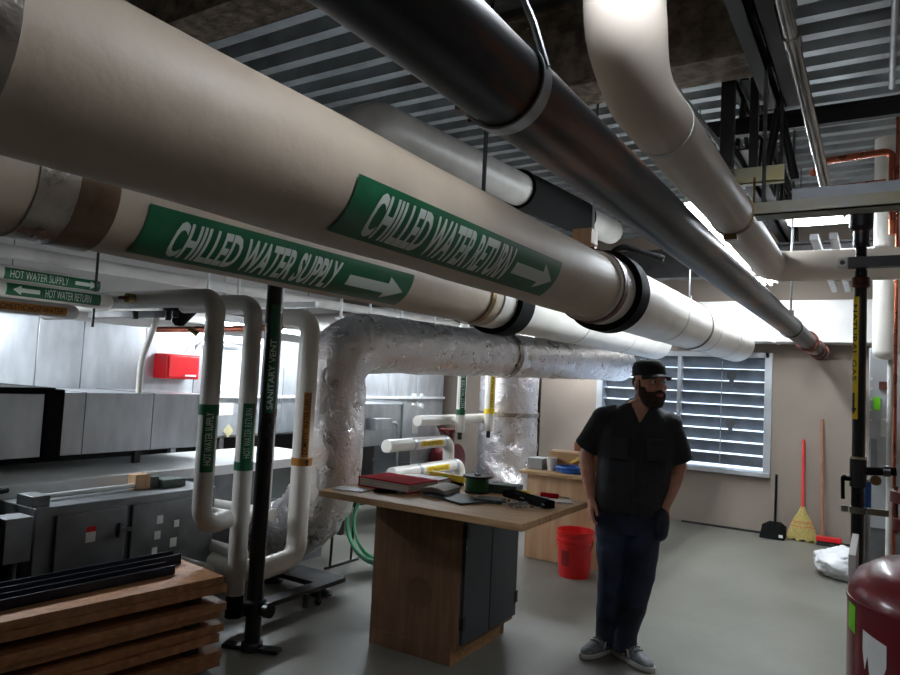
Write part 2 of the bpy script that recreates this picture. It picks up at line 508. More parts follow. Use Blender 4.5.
def strut(x0, x1, y, z, m, lab, h=.08, w=.05, name='strut_channel'):
    bm = B()
    box(bm, x0, x1, y - w / 2, y - w / 2 + .006, z, z + h); box(bm, x0, x1, y + w / 2 - .006, y + w / 2, z, z + h)
    box(bm, x0, x1, y - w / 2, y + w / 2, z, z + .006)
    return obj(name, bm, m, label=lab, cat='strut')
strut(-.88, -.395, 3.6, 2.60, M['zinc'], 'yellow zinc plated strut hung across the white pipe')
strut(-.46, 1.2, 3.2, 2.335, M['strut'], 'dull grey strut trapeze above the elbow of the white pipe', h=.055, w=.11)
strut(-.33, 1.2, 3.34, 2.425, M['galv_dark'], 'plain grey strut channel just above and behind the dull grey trapeze', h=.055, w=.05)
bm = B(); cyl(bm, (-.41, 3.6, 2.62), (-.41, 3.6, ZC), .008, n=8)
obj('threaded_rod', bm, M['steeltool'], label='thin threaded rod holding the end of the yellow strut', cat='rod')
bm = B(); cyl(bm, (-.43, 3.2, 2.34), (-.43, 3.2, ZC), .008, n=8)
obj('threaded_rod', bm, M['steeltool'], label='thin threaded rod holding the end of the dull grey trapeze', cat='rod')
bm = B(); cyl(bm, (-.45, 3.0, 3.33), (-.235, 3.72, 2.58), .025, n=14)
pts = fillet([(-.372, 1.9, 3.1), (-.372, 2.82, 3.1), (-.235, 3.72, 2.56)], .5)
bm = B(); sweep(bm, fillet([(-.305, 2.38, 3.49), (-.305, 2.42, 2.99), (-.226, 3.74, 2.595)], .15), .026, 14)
o = obj('conduit', bm, M['steelbright'], label='shiny steel conduit sloping down from the deck to the grey trapeze', cat='conduit')
bm = B(); d = V((.079, 1.32, -.395)).normalized(); disc(bm, V((-.285, 2.75, 2.891)), d, .033, .05); obj('coupling', bm, M['steelbright'], o)
bm = B(); sweep(bm, [(.05, 2.3, 3.42), (.05, 4.7, 3.42)], .016, 10)
obj('conduit', bm, M['galv'], label='thin straight conduit running along the deck ribs at the top corner', cat='conduit')

# copper lines
bm = B(); sweep(bm, fillet([(-.36, 4.8, 2.98), (-.33, 5, 3.11), (.063, 5, 3.13), (.063, 5, 2.72), (.063, 5, 2.6)], .05), .022, 14)
obj('copper_pipe', bm, M['copper'], label='upper copper pipe turning down at its elbow below the deck', cat='pipe')
bm = B(); sweep(bm, [(-.30, 5.05, 2.94), (.03, 5.05, 2.95)], .018, 12)
obj('copper_pipe', bm, M['copper'], label='lower short copper pipe just above the grey trapeze', cat='pipe')
bm = B(); sweep(bm, fillet([(-.5, 4.9, 2.9), (-.19, 4.9, 2.9), (-.19, 4.9, 2.70)], .03), .01, 8)
obj('conduit', bm, M['galv_dark'], label='short grey conduit stub behind the sloping shiny conduit', cat='conduit')

# ------------------------------------------------------------------ overhead pipes
def ymap(X, Z, rad, y0, a0):
    return lambda u, v, t: V((X + (rad + t) * math.cos(a0 + v / rad), y0 + u, Z + (rad + t) * math.sin(a0 + v / rad)))
def zmap_up(X, Y, rad, z0, a0):
    return lambda u, v, t: V((X + (rad + t) * math.cos(a0 - v / rad), Y + (rad + t) * math.sin(a0 - v / rad), z0 + u))
def zmap_down(X, Y, rad, z1, a0):
    return lambda u, v, t: V((X + (rad + t) * math.cos(a0 + v / rad), Y + (rad + t) * math.sin(a0 + v / rad), z1 - u))

def label(parent, fn, L, H, band, inkm, text, tx0, tx1, ty0, ty1, arrow=None, cuts=10, bold=.02, left=False, tname='label_band'):
    bm = B()
    nx, ny = 8, 14
    g = [[bm.verts.new((L * i / nx, H * j / ny, 0)) for j in range(ny + 1)] for i in range(nx + 1)]
    for i in range(nx):
        for j in range(ny):
            bm.faces.new((g[i][j], g[i + 1][j], g[i + 1][j + 1], g[i][j + 1]))
    for v in bm.verts: v.co = fn(v.co.x, v.co.y, .0012)
    bo = obj(tname, bm, band, parent)
    if text:
        tb = text_bm(text, tx1 - tx0, ty1 - ty0, cuts, bold)
        for v in tb.verts: v.co = fn(tx0 + v.co.x, ty0 + v.co.y, .0024)
        obj('lettering', tb, inkm, bo)
    if arrow:
        ab = flat_poly(arrow_poly(arrow[0], arrow[1], arrow[2], H / 2, left=left), cuts)
        for v in ab.verts: v.co = fn(v.co.x, v.co.y, .0024)
        obj('arrow', ab, inkm, bo)
    return bo

def seam(p, a):
    return -.004 + .002 * math.sin(p.y * 7 + a * 2) + .0018 * noise.noise(V((math.cos(a) * 2, p.y * 3, math.sin(a) * 2)))

# chilled water return
AX, AZ, AR = -1.37, 2.13, .187
t = thing('chilled_water_pipe', 'large off-white pipe labelled CHILLED WATER RETURN, running overhead beside the black pipe', 'pipe', (AX, -1, AZ - AR))
bm = B(); sweep(bm, dense([(AX, -1.2, AZ), (AX, 3.62, AZ)], .12), AR, 64, jit=seam); obj('jacket', bm, M['jacket'], t)
bm = B(); sweep(bm, [(AX, 3.62, AZ), (AX, 8.3, AZ)], AR + .012, 64); obj('glossy_jacket', bm, M['pvc'], t, label='glossy white section past the black saddle')
bm = B(); ring(bm, (AX, .38, AZ), (0, 1, 0), AR - .01, AR + .008, .32, 64); obj('metal_band', bm, M['foil_band'], t, label='dull metal band')
bm = B(); ring(bm, (AX, 3.92, AZ), (0, 1, 0), AR, AR + .05, .16, 64); obj('saddle', bm, M['black'], t, label='black rubber saddle')
bm = B()
for yy in (5.15, 6.4, 7.4): ring(bm, (AX, yy, AZ), (0, 1, 0), AR + .008, AR + .015, .02, 64)
obj('jacket_seam', bm, M['pvc_grey'], t)
label(t, ymap(AX, AZ, AR, 1.40, R(-64)), 1.40, AR * R(57), M['green'], M['letter'], 'CHILLED WATER RETURN', .10, .965, .020, .166, (1.0, 1.36, .115), bold=.03)

def clevis(X, Y, Z, rad, ztop, lab, m=None, wid=.04):
    t = thing('pipe_hanger', lab, 'pipe hanger', (X, Y, Z - rad))
    m = m or M['strut']
    bm = B(); ring(bm, (X, Y, Z), (0, 1, 0), rad + .002, rad + .008, wid, 48)
    obj('clevis_ring', bm, m, t)
    bm = B(); box(bm, X - .02, X + .02, Y - .02, Y + .02, Z + rad, Z + rad + .05); obj('yoke', bm, m, t)
    bm = B(); cyl(bm, (X, Y, Z + rad + .04), (X, Y, ztop), .008, n=8); obj('rod', bm, M['steeltool'], t)
    return t
clevis(AX, 3.66, AZ, AR + .012, ZC, 'grey ring hanger around the return pipe just before its black saddle', M['rust'], .06)
clevis(AX, 6.0, AZ, AR + .012, ZC, 'thin ring hanger around the glossy far part of the return pipe')

# chilled water supply
BX, BZ, BR = -2.27, 2.13, .187
t = thing('chilled_water_pipe', 'large off-white pipe labelled CHILLED WATER SUPPLY, lower and behind the return pipe', 'pipe', (BX, -1, BZ - BR))
bm = B(); sweep(bm, dense([(BX, -1.2, BZ), (BX, 4.0, BZ)], .12), BR, 64, jit=seam); obj('jacket', bm, M['jacket'], t)
bm = B(); sweep(bm, [(BX, 4.0, BZ), (BX, 8.3, BZ)], BR + .006, 64); obj('glossy_jacket', bm, M['pvc'], t, label='glossy white section past the black saddle')
bm = B(); ring(bm, (BX, 1.10, BZ), (0, 1, 0), BR - .01, BR + .006, .12, 64); obj('metal_band', bm, M['foil_band'], t, label='wide metal band')
bm = B(); ring(bm, (BX, 1.225, BZ), (0, 1, 0), BR - .01, BR + .0075, .13, 64); obj('brown_band', bm, M['brownband'], t, label='brown stained metal band')
bm = B(); ring(bm, (BX, 4.28, BZ), (0, 1, 0), BR, BR + .045, .2, 64); obj('saddle', bm, M['black'], t, label='black rubber saddle')
bm = B()
for yy in (5.6, 6.9): ring(bm, (BX, yy, BZ), (0, 1, 0), BR, BR + .009, .02, 64)
obj('jacket_seam', bm, M['pvc_grey'], t)
label(t, ymap(BX, BZ, BR, 1.40, R(-70)), 1.56, BR * R(64), M['green'], M['letter'], 'CHILLED WATER SUPPLY', .12, 1.0, .026, .180, (1.07, 1.51, .13), bold=.03)
clevis(BX, 3.85, BZ, BR, 2.80, 'brown strap hanger around the supply pipe just before its black saddle', M['brassring'], .05)

# bare black steel pipe
CX, CZ, CR = -.531, 2.06, .070
t = thing('steel_pipe', 'long bare black steel pipe with rust streaks running overhead to the back wall', 'pipe', (CX, -1, CZ - CR))
bm = B(); sweep(bm, [(CX, -1.2, CZ), (CX, 8.65, CZ)], CR, 48); obj('barrel', bm, M['steel'], t)
for yy, rr, w in ((6.75, CR + .022, .09), (7.0, CR + .012, .06), (7.75, CR + .02, .06), (8.3, CR + .022, .05)):
    bm = B(); ring(bm, (CX, yy, CZ), (0, 1, 0), CR - .005, rr, w, 32)
    obj('coupling', bm, M['rust'], t, label='rusty red couplings')
HY = .99
t = thing('pipe_hanger', 'pale steel strap looped under the black steel pipe', 'pipe hanger', (CX, HY, CZ - CR))
bm = B(); ring(bm, (CX, HY, CZ), (0, 1, 0), CR + .002, CR + .006, .03, 48); obj('strap_loop', bm, M['galv'], t)
bm = B(); sweep(bm, [(CX + .072, HY, CZ + .02), (CX + .045, HY, CZ + .10), (CX + .0, HY, CZ + .2), (CX - .02, HY, 3.5)], .006, 8); obj('strap_tail', bm, M['galv'], t)
clevis(CX, 5.4, CZ, CR, ZC, 'thin ring hanger around the far part of the black steel pipe')

# white pipe that comes down from above, runs back and turns right
DX, DZ, DR = -.62, 2.45, .1
t = thing('insulated_pipe', 'white insulated pipe dropping from above, bending back and turning at an elbow', 'pipe', (DX, 1.7, DZ - DR))
pts = dense(fillet([(DX, 1.83, 3.5), (DX, 1.83, DZ), (DX, 3.4, DZ), (DX, 5.0, DZ - .02), (-.02, 5.0, DZ - .03), (1.3, 5.0, DZ - .03)], [.25, .01, .12, .01]), .1)
bm = B(); sweep(bm, pts, [DR + .014 * min(1, max(0, (p.z - 2.47) / .1)) for p in pts], 40); obj('jacket', bm, M['pvc_warm'], t)
bm = B(); ring(bm, (DX, 2.28, DZ), (0, 1, 0), DR - .01, DR + .003, .03, 40); obj('tape_seam', bm, M['pvc_grey'], t)
t = thing('pipe_hanger', 'brass coloured strap around the white insulated pipe near its elbow', 'pipe hanger', (DX, 3.55, DZ - DR))
bm = B(); ring(bm, (DX, 3.55, DZ), (0, 1, 0), DR + .001, DR + .007, .03, 40); obj('strap_loop', bm, M['brassring'], t)
bm = B(); cyl(bm, (DX + DR, 3.55, DZ), (DX + DR, 3.55, 2.62), .006, n=8); obj('rod', bm, M['brassring'], t)
bm = B(); box(bm, DX - .03, DX + .03, 3.53, 3.57, DZ - DR - .03, DZ - DR - .005); obj('clip', bm, M['brassring'], t)
# dark strut with a white cap in front of it
t = thing('strut_channel', 'short dark strut channel with white end cap crossing in front of the pipe elbow', 'strut', (-.1, 3.93, 2.22))
bm = B(); box(bm, -.133, .5, 3.905, 3.962, 2.222, 2.274); obj('channel', bm, M['darkpaint'], t)
bm = B(); box(bm, -.178, -.133, 3.905, 3.962, 2.222, 2.274); obj('end_cap', bm, M['sticker'], t, bevel=.012)
bm = B(); disc(bm, (-.157, 3.903, 2.248), (0, 1, 0), .012, .006); obj('hole', bm, M['ink'], t)

# grey pipe above and beyond the supply pipe, with a black sleeve
t = thing('insulated_pipe', 'grey insulated pipe high above the chilled water pipes with a black sleeve', 'pipe', (-2.25, 2.6, 2.75))
bm = B(); sweep(bm, dense(fillet([(-2.55, 2.65, 2.45), (-2.25, 2.65, 2.88), (-2.25, 6.5, 3.10)], .2), .1), .12, 32); obj('jacket', bm, M['pvc_grey'], t)
bm = B(); sweep(bm, [(-2.25, 4.45, 2.985), (-2.25, 5.7, 3.055)], .145, 32); obj('sleeve', bm, M['black'], t, label='black rubber sleeve')
for x, y, z, r_, lab in ((-1.37, 2.40, AZ + AR - .005, .009, 'thin black hanger rod rising from the return pipe above its label'), (-2.02, 3.36, 3.06, .022, 'short thick black rod above the grey pipe with the black sleeve')):
    bm = B(); cyl(bm, (x, y, z), (x, y, ZC), r_, n=8)
    obj('hanger_rod', bm, M['darkpaint'], label=lab, cat='rod')
# clutter above the return pipe: timber block, clip, black cable
bm = B(); box(bm, -1.39, -1.28, 3.40, 3.50, 2.318, 2.40); obj('wood_block', bm, M['bench'], label='small pale wood block wedged above the return pipe', cat='block', bevel=.004)
bm = B(); sweep(bm, fillet([(-2.2, 4.8, 2.35), (-1.75, 4.8, 2.42), (-1.6, 4.82, 2.60), (-1.3, 4.9, 2.5)], .1), .022, 10); obj('cable', bm, M['black'], label='thick black cable looping above the return pipe', cat='cable')
# ------------------------------------------------------------------ foil wrapped ducts
def crease(p, a):
    n1 = noise.noise(V((p.x * 3 + math.cos(a) * 1.2, p.y * 3, p.z * 3 + math.sin(a) * 1.2)))
    n2 = noise.noise(V((p.x * 11 + math.cos(a) * 2.5, p.y * 11 + 5, p.z * 11 + math.sin(a) * 2.5)))
    return .010 * n1 + .007 * n2
t = thing('foil_duct', 'long foil wrapped pipe running under the supply pipe with elbow down to the floor', 'duct', (-3.28, 3.8, .14))
main = fillet([(-3.98, 3.80, .36), (-3.28, 3.75, .34), (-3.28, 3.73, 1.80), (-2.62, 8.2, 1.86)], [.72, .30], 16)
pp = dense(main, .035)
def creased(p, a):
    q = crease(p, a)
    if p.z < 1.5: q += .012 * noise.noise(V((p.x * 9, p.y * 9 + math.cos(a) * 4, p.z * 2.5 + a)))
    if p.z < .75 and p.x < -3.2: q += .012 * math.sin(a * 3 + p.z * 38 + p.x * 30)
    return q
bm = B(); sweep(bm, pp, [(.215 + .022 * min(1, max(-.6, (4.6 - p.y) / 1.5))) * (1 if p.y < 8.12 else math.sqrt(max(.5, 1 - ((p.y - 8.12) / .1) ** 2))) for p in pp], 56, jit=creased); obj('foil_wrap', bm, M['foil'], t, angle=60)
for (yy, xx) in ((5.75, -2.985),):
    bm = B(); d = V((.66, 4.42, .06)).normalized()
    ring(bm, (xx, yy, 1.80 + (yy - 3.78) * .0136), d, .2, .221, .06, 48)
obj('tape_band', bm, M['foil_band'], t)
bm = B()
for yy, zz in ((4.5, .1), (6.05, -.02)):
    xx = -3.28 + (yy - 3.78) * .149
    for k in range(3):
        box(bm, xx + .2185, xx + .2205, yy + k * .05, yy + k * .05 + .03, 1.80 + zz + .02 * k, 1.815 + zz + .02 * k)
obj('red_print', bm, mat('faded red print', (188, 120, 124), .5), t, label='faded red printing on the foil')
t = thing('duct_stand', 'low dark stand with floor pads under the bottom of the foil pipe', 'stand', (-3.5, 3.8, 0))
bm = B(); box(bm, -3.95, -3.25, 3.7, 3.95, .085, .12); obj('rail', bm, M['darkpaint'], t)
for x in (-3.36, -3.85):
    bm = B(); cyl(bm, (x, 3.83, .02), (x, 3.83, .09), .018, n=12); lathe(bm, [(.085, 0), (.085, .012), (.04, .025)], (x, 3.83, 0), 20); obj('floor_pad', bm, M['darkpaint'], t)

t = thing('foil_duct', 'thick upright foil wrapped riser standing near the white back wall', 'duct', (-3.94, 7.8, 0))
bm = B()
def creased2(p, a):
    q = crease(p, a) * 1.4
    if p.z < .95: q += .03 * math.sin(a * 4 + p.z * 16) * (.95 - p.z)
    return q
sweep(bm, dense([(-3.94, 7.8, 0.02), (-3.94, 7.8, .4), (-3.94, 7.8, 2.9)], .04), [.37 + (.07 if i < 14 else 0) * (1 - i / 14) for i in range(len(dense([(-3.94, 7.8, 0.02), (-3.94, 7.8, .4), (-3.94, 7.8, 2.9)], .04)))], 56, jit=creased2)
obj('foil_wrap', bm, M['foil'], t, angle=60)
bm = B(); ring(bm, (-3.94, 7.8, 1.18), (0, 0, 1), .36, .382, .05, 56); obj('tape_band', bm, M['foil_band'], t)
bm = B(); cyl(bm, (-3.78, 8.34, 0), (-3.78, 8.34, 2.15), .03, n=16)
obj('drain_pipe', bm, M['blackgloss'], label='thin black upright pipe beside the thick foil riser', cat='pipe')

# ------------------------------------------------------------------ upright pipes on the left
def vpipe(lab, pts, rad, r, m='pvc_grey', bend=.09, n=24, name='insulated_pipe', base=None):
    p = fillet(pts, bend)
    t = thing(name, lab, 'pipe', base or (pts[1][0], pts[1][1], min(q[2] for q in pts) - rad))
    bm = B(); sweep(bm, p, rad, n); obj('jacket', bm, M[m], t)
    return t
G1 = (-3.2, 2.61); G2 = (-3.2, 2.89); W3 = (-3.2, 3.06); W4 = (-3.2, 3.38)
t = vpipe('grey upright pipe with a green label, left of its twin, ending in a low elbow', [(-4.35, 2.61, 1.97), (-3.2, 2.61, 1.97), (-3.2, 2.61, .68), (-3.2, 2.80, .70)], .054, 0, bend=.1)
label(t, zmap_up(*G1, .054, .99, R(12)), .36, .075, M['green'], M['letter'], 'HOT WATER SUPPLY', .04, .33, .02, .058, None, 4, 0)
bm = B(); ring(bm, (*G1, 1.335), (0, 0, 1), .05, .0562, .06, 30); obj('label_wrap', bm, M['green'], t)
bm = B(); cyl(bm, (-3.62, 2.61, 1.90), (-3.62, 2.61, 1.84), .02, n=12); obj('valve_stem', bm, M['darkpaint'], t); bm = B(); cyl(bm, (-3.95, 2.61, 1.90), (-3.95, 2.61, 1.85), .018, n=12); obj('valve_stem', bm, M['darkpaint'], t)
t = vpipe('white upright pipe with a green label, standing right of the grey one', [(-3.85, 2.89, 1.97), (-3.2, 2.89, 1.97), (-3.2, 2.89, .25)], .054, 0, bend=.1)
label(t, zmap_up(*G2, .054, .99, R(12)), .38, .075, M['green'], M['letter'], 'HOT WATER RETURN', .06, .35, .02, .058, None, 4, 0)
bm = B(); ring(bm, (*G2, 1.0), (0, 0, 1), .05, .0562, .05, 30); obj('label_wrap', bm, M['green'], t)
bm = B(); cyl(bm, (*G2, .12), (*G2, .255), .05, n=20); cyl(bm, (-3.2, 2.89, .19), (-3.12, 2.84, .19), .02, n=12); obj('end_valve', bm, M['black'], t, label='black valve at the foot')
t = vpipe('white upright pipe half hidden behind the black vent pipe, orange arrow label', [(-3.2, 3.06, 2.3), (-3.2, 3.06, .72)], .05, 0)
def lab_arrow(t, X, Y, rad, z):
    bm = B(); ring(bm, (X, Y, z), (0, 0, 1), rad - .004, rad + .002, .05, 30); b = obj('label_band', bm, M['orange'], t)
    fn = zmap_up(X, Y, rad, z - .022, R(-18))
    ab = flat_poly(arrow_poly(0, .044, .04, 0, .5), 3)
    for v in ab.verts: v.co = fn(v.co.x, v.co.y, .0035)
    obj('arrow', ab, M['ink'], b)
lab_arrow(t, *W3, .05, 1.31)
t = vpipe('white upright pipe with a rounded top and orange label beside the foil elbow', [(-3.7, 3.38, 1.93), (-3.2, 3.38, 1.93), (-3.2, 3.38, .37), (-3.2, 3.02, .35), (-3.55, 3.02, .35)], .066, 0, 'pvc', bend=.1)
label(t, zmap_up(*W4, .066, 1.02, R(-12)), .42, .05, M['orange'], M['ink'], 'DOMESTIC WATER SUPPLY', .02, .41, .008, .044, None, 4, .01)
lab_arrow(t, *W4, .066, .99)
# horizontal runs into the units
for y, z0, z1, x0, lab in ((2.72, .37, .40, -3.62, 'lower front white pipe running from the grey cabinet to the upright pipes'), (3.0, .42, .44, -3.62, 'lower rear white pipe running from the grey cabinet to the upright pipes')):
    bm = B(); sweep(bm, [(x0 - .3, y + .1, z0), (-3.27, y + (.02 if y < 2.9 else -.0), z1)], .04, 18)
    obj('insulated_pipe', bm, M['pvc_grey'], label=lab, cat='pipe')
for y, x0, lab in ((2.93, -3.62, 'upper front white pipe running out of the grey cabinet end'), (3.15, -3.6, 'upper rear white pipe running out of the grey cabinet end')):
    bm = B(); sweep(bm, [(x0 - .35, y + .06, .64), (-3.26, y + .06, .655)], .042, 18)
    obj('insulated_pipe', bm, M['pvc'], label=lab, cat='pipe')
bm = B(); box(bm, -3.3, -3.2, 2.95, 3.9, .10, .13); cyl(bm, (-3.2, 3.62, .1), (-3.2, 3.62, .03), .015, n=10); cyl(bm, (-3.2, 3.5, .11), (-3.2, 3.5, .02), .02, n=10)
ell(bm, (-3.2, 3.62, .03), .025, .025, .025, n=12, m=8)
obj('pipe_rail', bm, M['darkpaint'], label='dark low support rail under the white pipes near the floor', cat='rail')

# black sanitary vent
PX, PY = -2.98, 2.84
t = thing('vent_pipe', 'black upright pipe lettered SANITARY VENT standing on a floor flange', 'pipe', (PX, PY, 0))
bm = B(); cyl(bm, (PX, PY, 0), (PX, PY, 2.3), .045, n=32); obj('barrel', bm, M['blackgloss'], t)
bm = B(); lathe(bm, [(.05, .19), (.064, .2), (.064, .27), (.05, .28)], (PX, PY, 0), 28); obj('hub', bm, M['blackgloss'], t)
bm = B(); cyl(bm, (PX, PY, .22), (PX + .09, PY + .01, .23), .03, n=18); disc(bm, (PX + .1, PY + .01, .235), (1, .1, .1), .042, .03); obj('cleanout_plug', bm, M['blackgloss'], t)
bm = B(); Mx = Matrix.Translation((PX, PY, 0)) @ Matrix.Rotation(R(20), 4, 'Z'); box(bm, -.17, .17, -.035, .035, 0, .022, Mx); lathe(bm, [(.06, 0), (.06, .04), (.048, .05)], (PX, PY, 0), 24); obj('floor_flange', bm, M['darkpaint'], t, bevel=.004)
label(t, zmap_up(PX, PY, .045, 1.33, R(2)), .62, .05, M['green'], M['letter'], 'SANITARY VENT', .02, .42, .008, .042, None, 4, .01)

# pipes with small green labels coming from the left
for x, z, txt, l, n_, lab in ((-4.2, 2.045, 'HOT WATER SUPPLY', False, 1, 'upper white pipe with small green label and arrow pointing right'), (-3.95, 1.935, 'HOT WATER RETURN', True, 2, 'lower white pipe with small green label and arrow pointing left')):
    t = vpipe(lab, [(x, -.5, z), (x, 2.44, z), (x - .5, 2.47, z)], .05, 0, 'pvc', bend=.1, n=28)
    if l: label(t, ymap(x, z, .05, 1.83, R(-42)), .52, .068, M['green'], M['letter'], txt, .2, .46, .012, .056, (.03, .17, .05), 4, 0, True)
    else: label(t, ymap(x, z, .05, 1.93, R(-42)), .56, .068, M['green'], M['letter'], txt, .03, .36, .012, .056, (.40, .54, .05), 4, 0)
t = vpipe('white pipe with an orange label hanging lowest of the three at the far edge', [(-3.8, -.5, 1.84), (-3.8, 2.15, 1.84), (-4.2, 2.2, 1.84)], .038, 0, 'pvc_grey', bend=.08)
label(t, ymap(-3.8, 1.84, .038, 1.7, R(-45)), .38, .045, M['orange'], M['ink'], 'DOMESTIC HOT WATER', .02, .36, .008, .036, None, 4, 0)
bm = B(); cyl(bm, (-4.05, 2.40, 1.78), (-4.05, 2.40, ZC), .008, n=8); obj('hanger_rod', bm, M['darkpaint'], label='thin rod hanging beside the elbow of the green labelled pipes', cat='rod')
bm = B(); box(bm, -4.6, -3.7, 2.69, 2.74, 1.87, 1.91); obj('strut_channel', bm, M['darkpaint'], label='dark strut under the grey pipe by the small green labels', cat='strut')
t = thing('ball_valve', 'small brass valve on the grey pipe left of the funnel', 'valve', (-3.9, 2.61, 1.86))
bm = B(); disc(bm, (-3.9, 2.535, 1.97), (0, 1, 0), .03, .05, 14); obj('body', bm, M['brassring'], t)
bm = B(); box(bm, -3.97, -3.89, 2.50, 2.512, 1.96, 1.98); obj('lever', bm, M['rust'], t, bevel=.002)
bm = B(); sweep(bm, fillet([(-4.7, 3.3, 1.84), (-3.9, 3.3, 1.85), (-3.38, 3.3, 1.86)], .04), .022, 12); obj('copper_pipe', bm, M['copper'], label='brownish copper pipe crossing behind the upright pipes near their tops', cat='pipe')
bm = B(); box(bm, -4.7, -3.3, 3.52, 3.56, 2.02, 2.06); obj('strut_channel', bm, M['white_enamel'], label='pale strut crossing behind the tops of the upright pipes', cat='strut')
for k, x in enumerate((-4.45, -4.1, -3.75)):
    bm = B(); cyl(bm, (x, 3.54, 2.04), (x, 3.54, ZC), .01, n=8); obj('threaded_rod', bm, M['white_enamel'], label='pale rod holding the strut behind the upright pipes, %s' % ('outermost', 'middle one', 'closest to the foil pipe')[k], cat='rod', group='rods of the pale strut')
# drain funnel
t = thing('drain_funnel', 'black cone funnel hanging under the grey pipe above the red box', 'funnel', (-4.2, 3.12, 1.86))
bm = B(); lathe(bm, [(.0, 1.85), (.03, 1.855), (.12, 1.965), (.125, 1.975), (.11, 1.97), (.0, 1.90)], (-4.2, 3.12, 0), 24); obj('cone', bm, M['black'], t)
bm = B(); cyl(bm, (-4.14, 3.16, 1.84), (-4.10, 3.2, 1.80), .02, n=10); obj('spout', bm, M['brassring'], t)
bm = B(); sweep(bm, fillet([(-4.25, 3.0, 1.97), (-4.43, 3.0, 1.6), (-4.43, 3.0, 1.366)], .3), .022, 12)
obj('drain_pipe', bm, M['pvc'], label='thin white drain pipe dropping past the red box', cat='pipe')

# ------------------------------------------------------------------ air handler and ducts on the left
AXF = -5.2
t = thing('air_handler', 'long galvanised air handling unit with tall bright side panels', 'air handler', (-5.9, 4.7, 0))
bm = B(); box(bm, -6.9, AXF - .02, .9, 8.25, .92, 1.86); obj('body', bm, M['galv'], t)
bm = B(); box(bm, -6.9, AXF - .1, .9, 8.25, 0, .92); obj('base', bm, M['darkpaint'], t)
ys = [.9, 1.6, 2.2, 2.68, 3.02, 3.55, 4.05, 4.6, 5.15, 5.75, 6.4, 6.95, 7.6, 8.25]
for a, b in zip(ys, ys[1:]):
    bm = B(); box(bm, AXF - .02, AXF, a + .004, b - .004, 1.32, 1.88); obj('upper_panel', bm, M['galv'], t, bevel=.003)
    bm = B(); box(bm, AXF - .02, AXF, a + .004, b - .004, .94, 1.30); obj('lower_panel', bm, M['galv'], t, bevel=.003)
bm = B(); box(bm, AXF, AXF + .025, .9, 8.25, 1.295, 1.325); obj('rail', bm, M['white_enamel'], t)
for y in (2.4, 3.9, 4.42, 5.9, 7.4):
    bm = B(); box(bm, AXF - .09, AXF - .04, y, y + .05, 0, .92); obj('leg', bm, M['galv'], t)
bm = B(); box(bm, AXF, AXF + .003, 4.34, 4.52, 1.13, 1.245); obj('paper_notice', bm, M['sticker'], t)
bm = B(); box(bm, AXF, AXF + .003, 4.28, 4.38, 1.36, 1.42); obj('sticker', bm, M['sticker'], t)
bm = B(); box(bm, AXF, AXF + .003, -.045, .045, -.045, .045, Matrix.Translation((0, 4.48, .985)) @ Matrix.Rotation(R(45), 4, 'X')); obj('diamond_sticker', bm, mat('pale yellow sticker', (236, 226, 178), .6), t)
for y, z in ((7.5, 1.33), (7.68, 1.33), (7.5, 1.2), (7.68, 1.2)):
    bm = B(); disc(bm, (AXF + .02, y, z), (1, 0, 0), .035, .03, 14); obj('port_cap', bm, M['sticker'], t)

t = thing('disconnect_box', 'bright red control box mounted on the air handler side panel', 'control box', (-5.1, 3.8, 1.45))
bm = B(); box(bm, -5.2, -5.03, 3.64, 3.97, 1.46, 1.67); obj('enclosure', bm, M['redpaint'], t, bevel=.006)
bm = B(); box(bm, -5.03, -5.018, 3.66, 3.95, 1.475, 1.655); obj('cover', bm, M['redpaint'], t, bevel=.004)
bm = B(); box(bm, -5.018, -5.015, 3.82, 3.93, 1.485, 1.5); obj('nameplate', bm, M['sticker'], t)
bm = B()
for k in range(2):
    sweep(bm, fillet([(-5.12 + k * .04, 3.86 + k * .06, 1.66), (-5.12 + k * .04, 4.0 + k * .06, 1.80 + k * .03), (-5.12 + k * .04, 4.6, 1.80 + k * .03)], .12), .012, 8)
obj('conduit', bm, M['galv'], label='pair of thin conduits curving out of the red control box', cat='conduit')
for y in (4.15, 4.25):
    bm = B(); cyl(bm, (-5.16, y, 1.3), (-5.16, y, 1.86), .014, n=8); obj('conduit', bm, M['galv'], label='thin upright conduit right of the red box, %s' % ('closer to the box' if y < 4.2 else 'farther from the box'), cat='conduit')

# mid duct with flexible connector
t = thing('rectangular_duct', 'grey galvanised duct running in front of the air handler past a black flexible joint', 'duct', (-4.7, 2.5, .96))
bm = B(); box(bm, -5.1, -4.4, 2.46, 3.58, .965, 1.365); obj('main_duct', bm, M['galv'], t, bevel=.004)
bm = B()
for a in (2.60, 3.1): box(bm, -5.11, -4.397, a, a + .006, .962, 1.368)
obj('standing_seam', bm, M['galv_dark'], t)
bm = B(); box(bm, -5.12, -4.385, 2.34, 2.46, .945, 1.385); obj('flexible_joint', bm, M['black'], t, bevel=.01)
bm = B(); box(bm, -5.1, -4.4, .6, 2.34, .965, 1.355); obj('rear_duct', bm, M['galv'], t, bevel=.004)
bm = B(); box(bm, -5.11, -4.395, .5, 2.4, 1.355, 1.395); obj('top_flange', bm, M['black'], t)
for y in (2.0, 3.0):
    bm = B(); box(bm, -4.46, -4.42, y, y + .045, .876, .965); obj('leg', bm, M['darkpaint'] if y > 2.5 else M['galv'], t)

# low long unit with white top
t = thing('low_air_unit', 'long low sheet metal unit with a pale top behind the grey cabinet', 'air unit', (-4.4, 2.5, 0))
bm = B(); box(bm, -4.78, -4.06, .5, 4.6, 0, .80); obj('casing', bm, M['galv_dark'], t)
bm = B(); box(bm, -4.8, -4.0, .5, 4.6, .805, .875); obj('pale_top', bm, M['white_enamel'], t, bevel=.005)

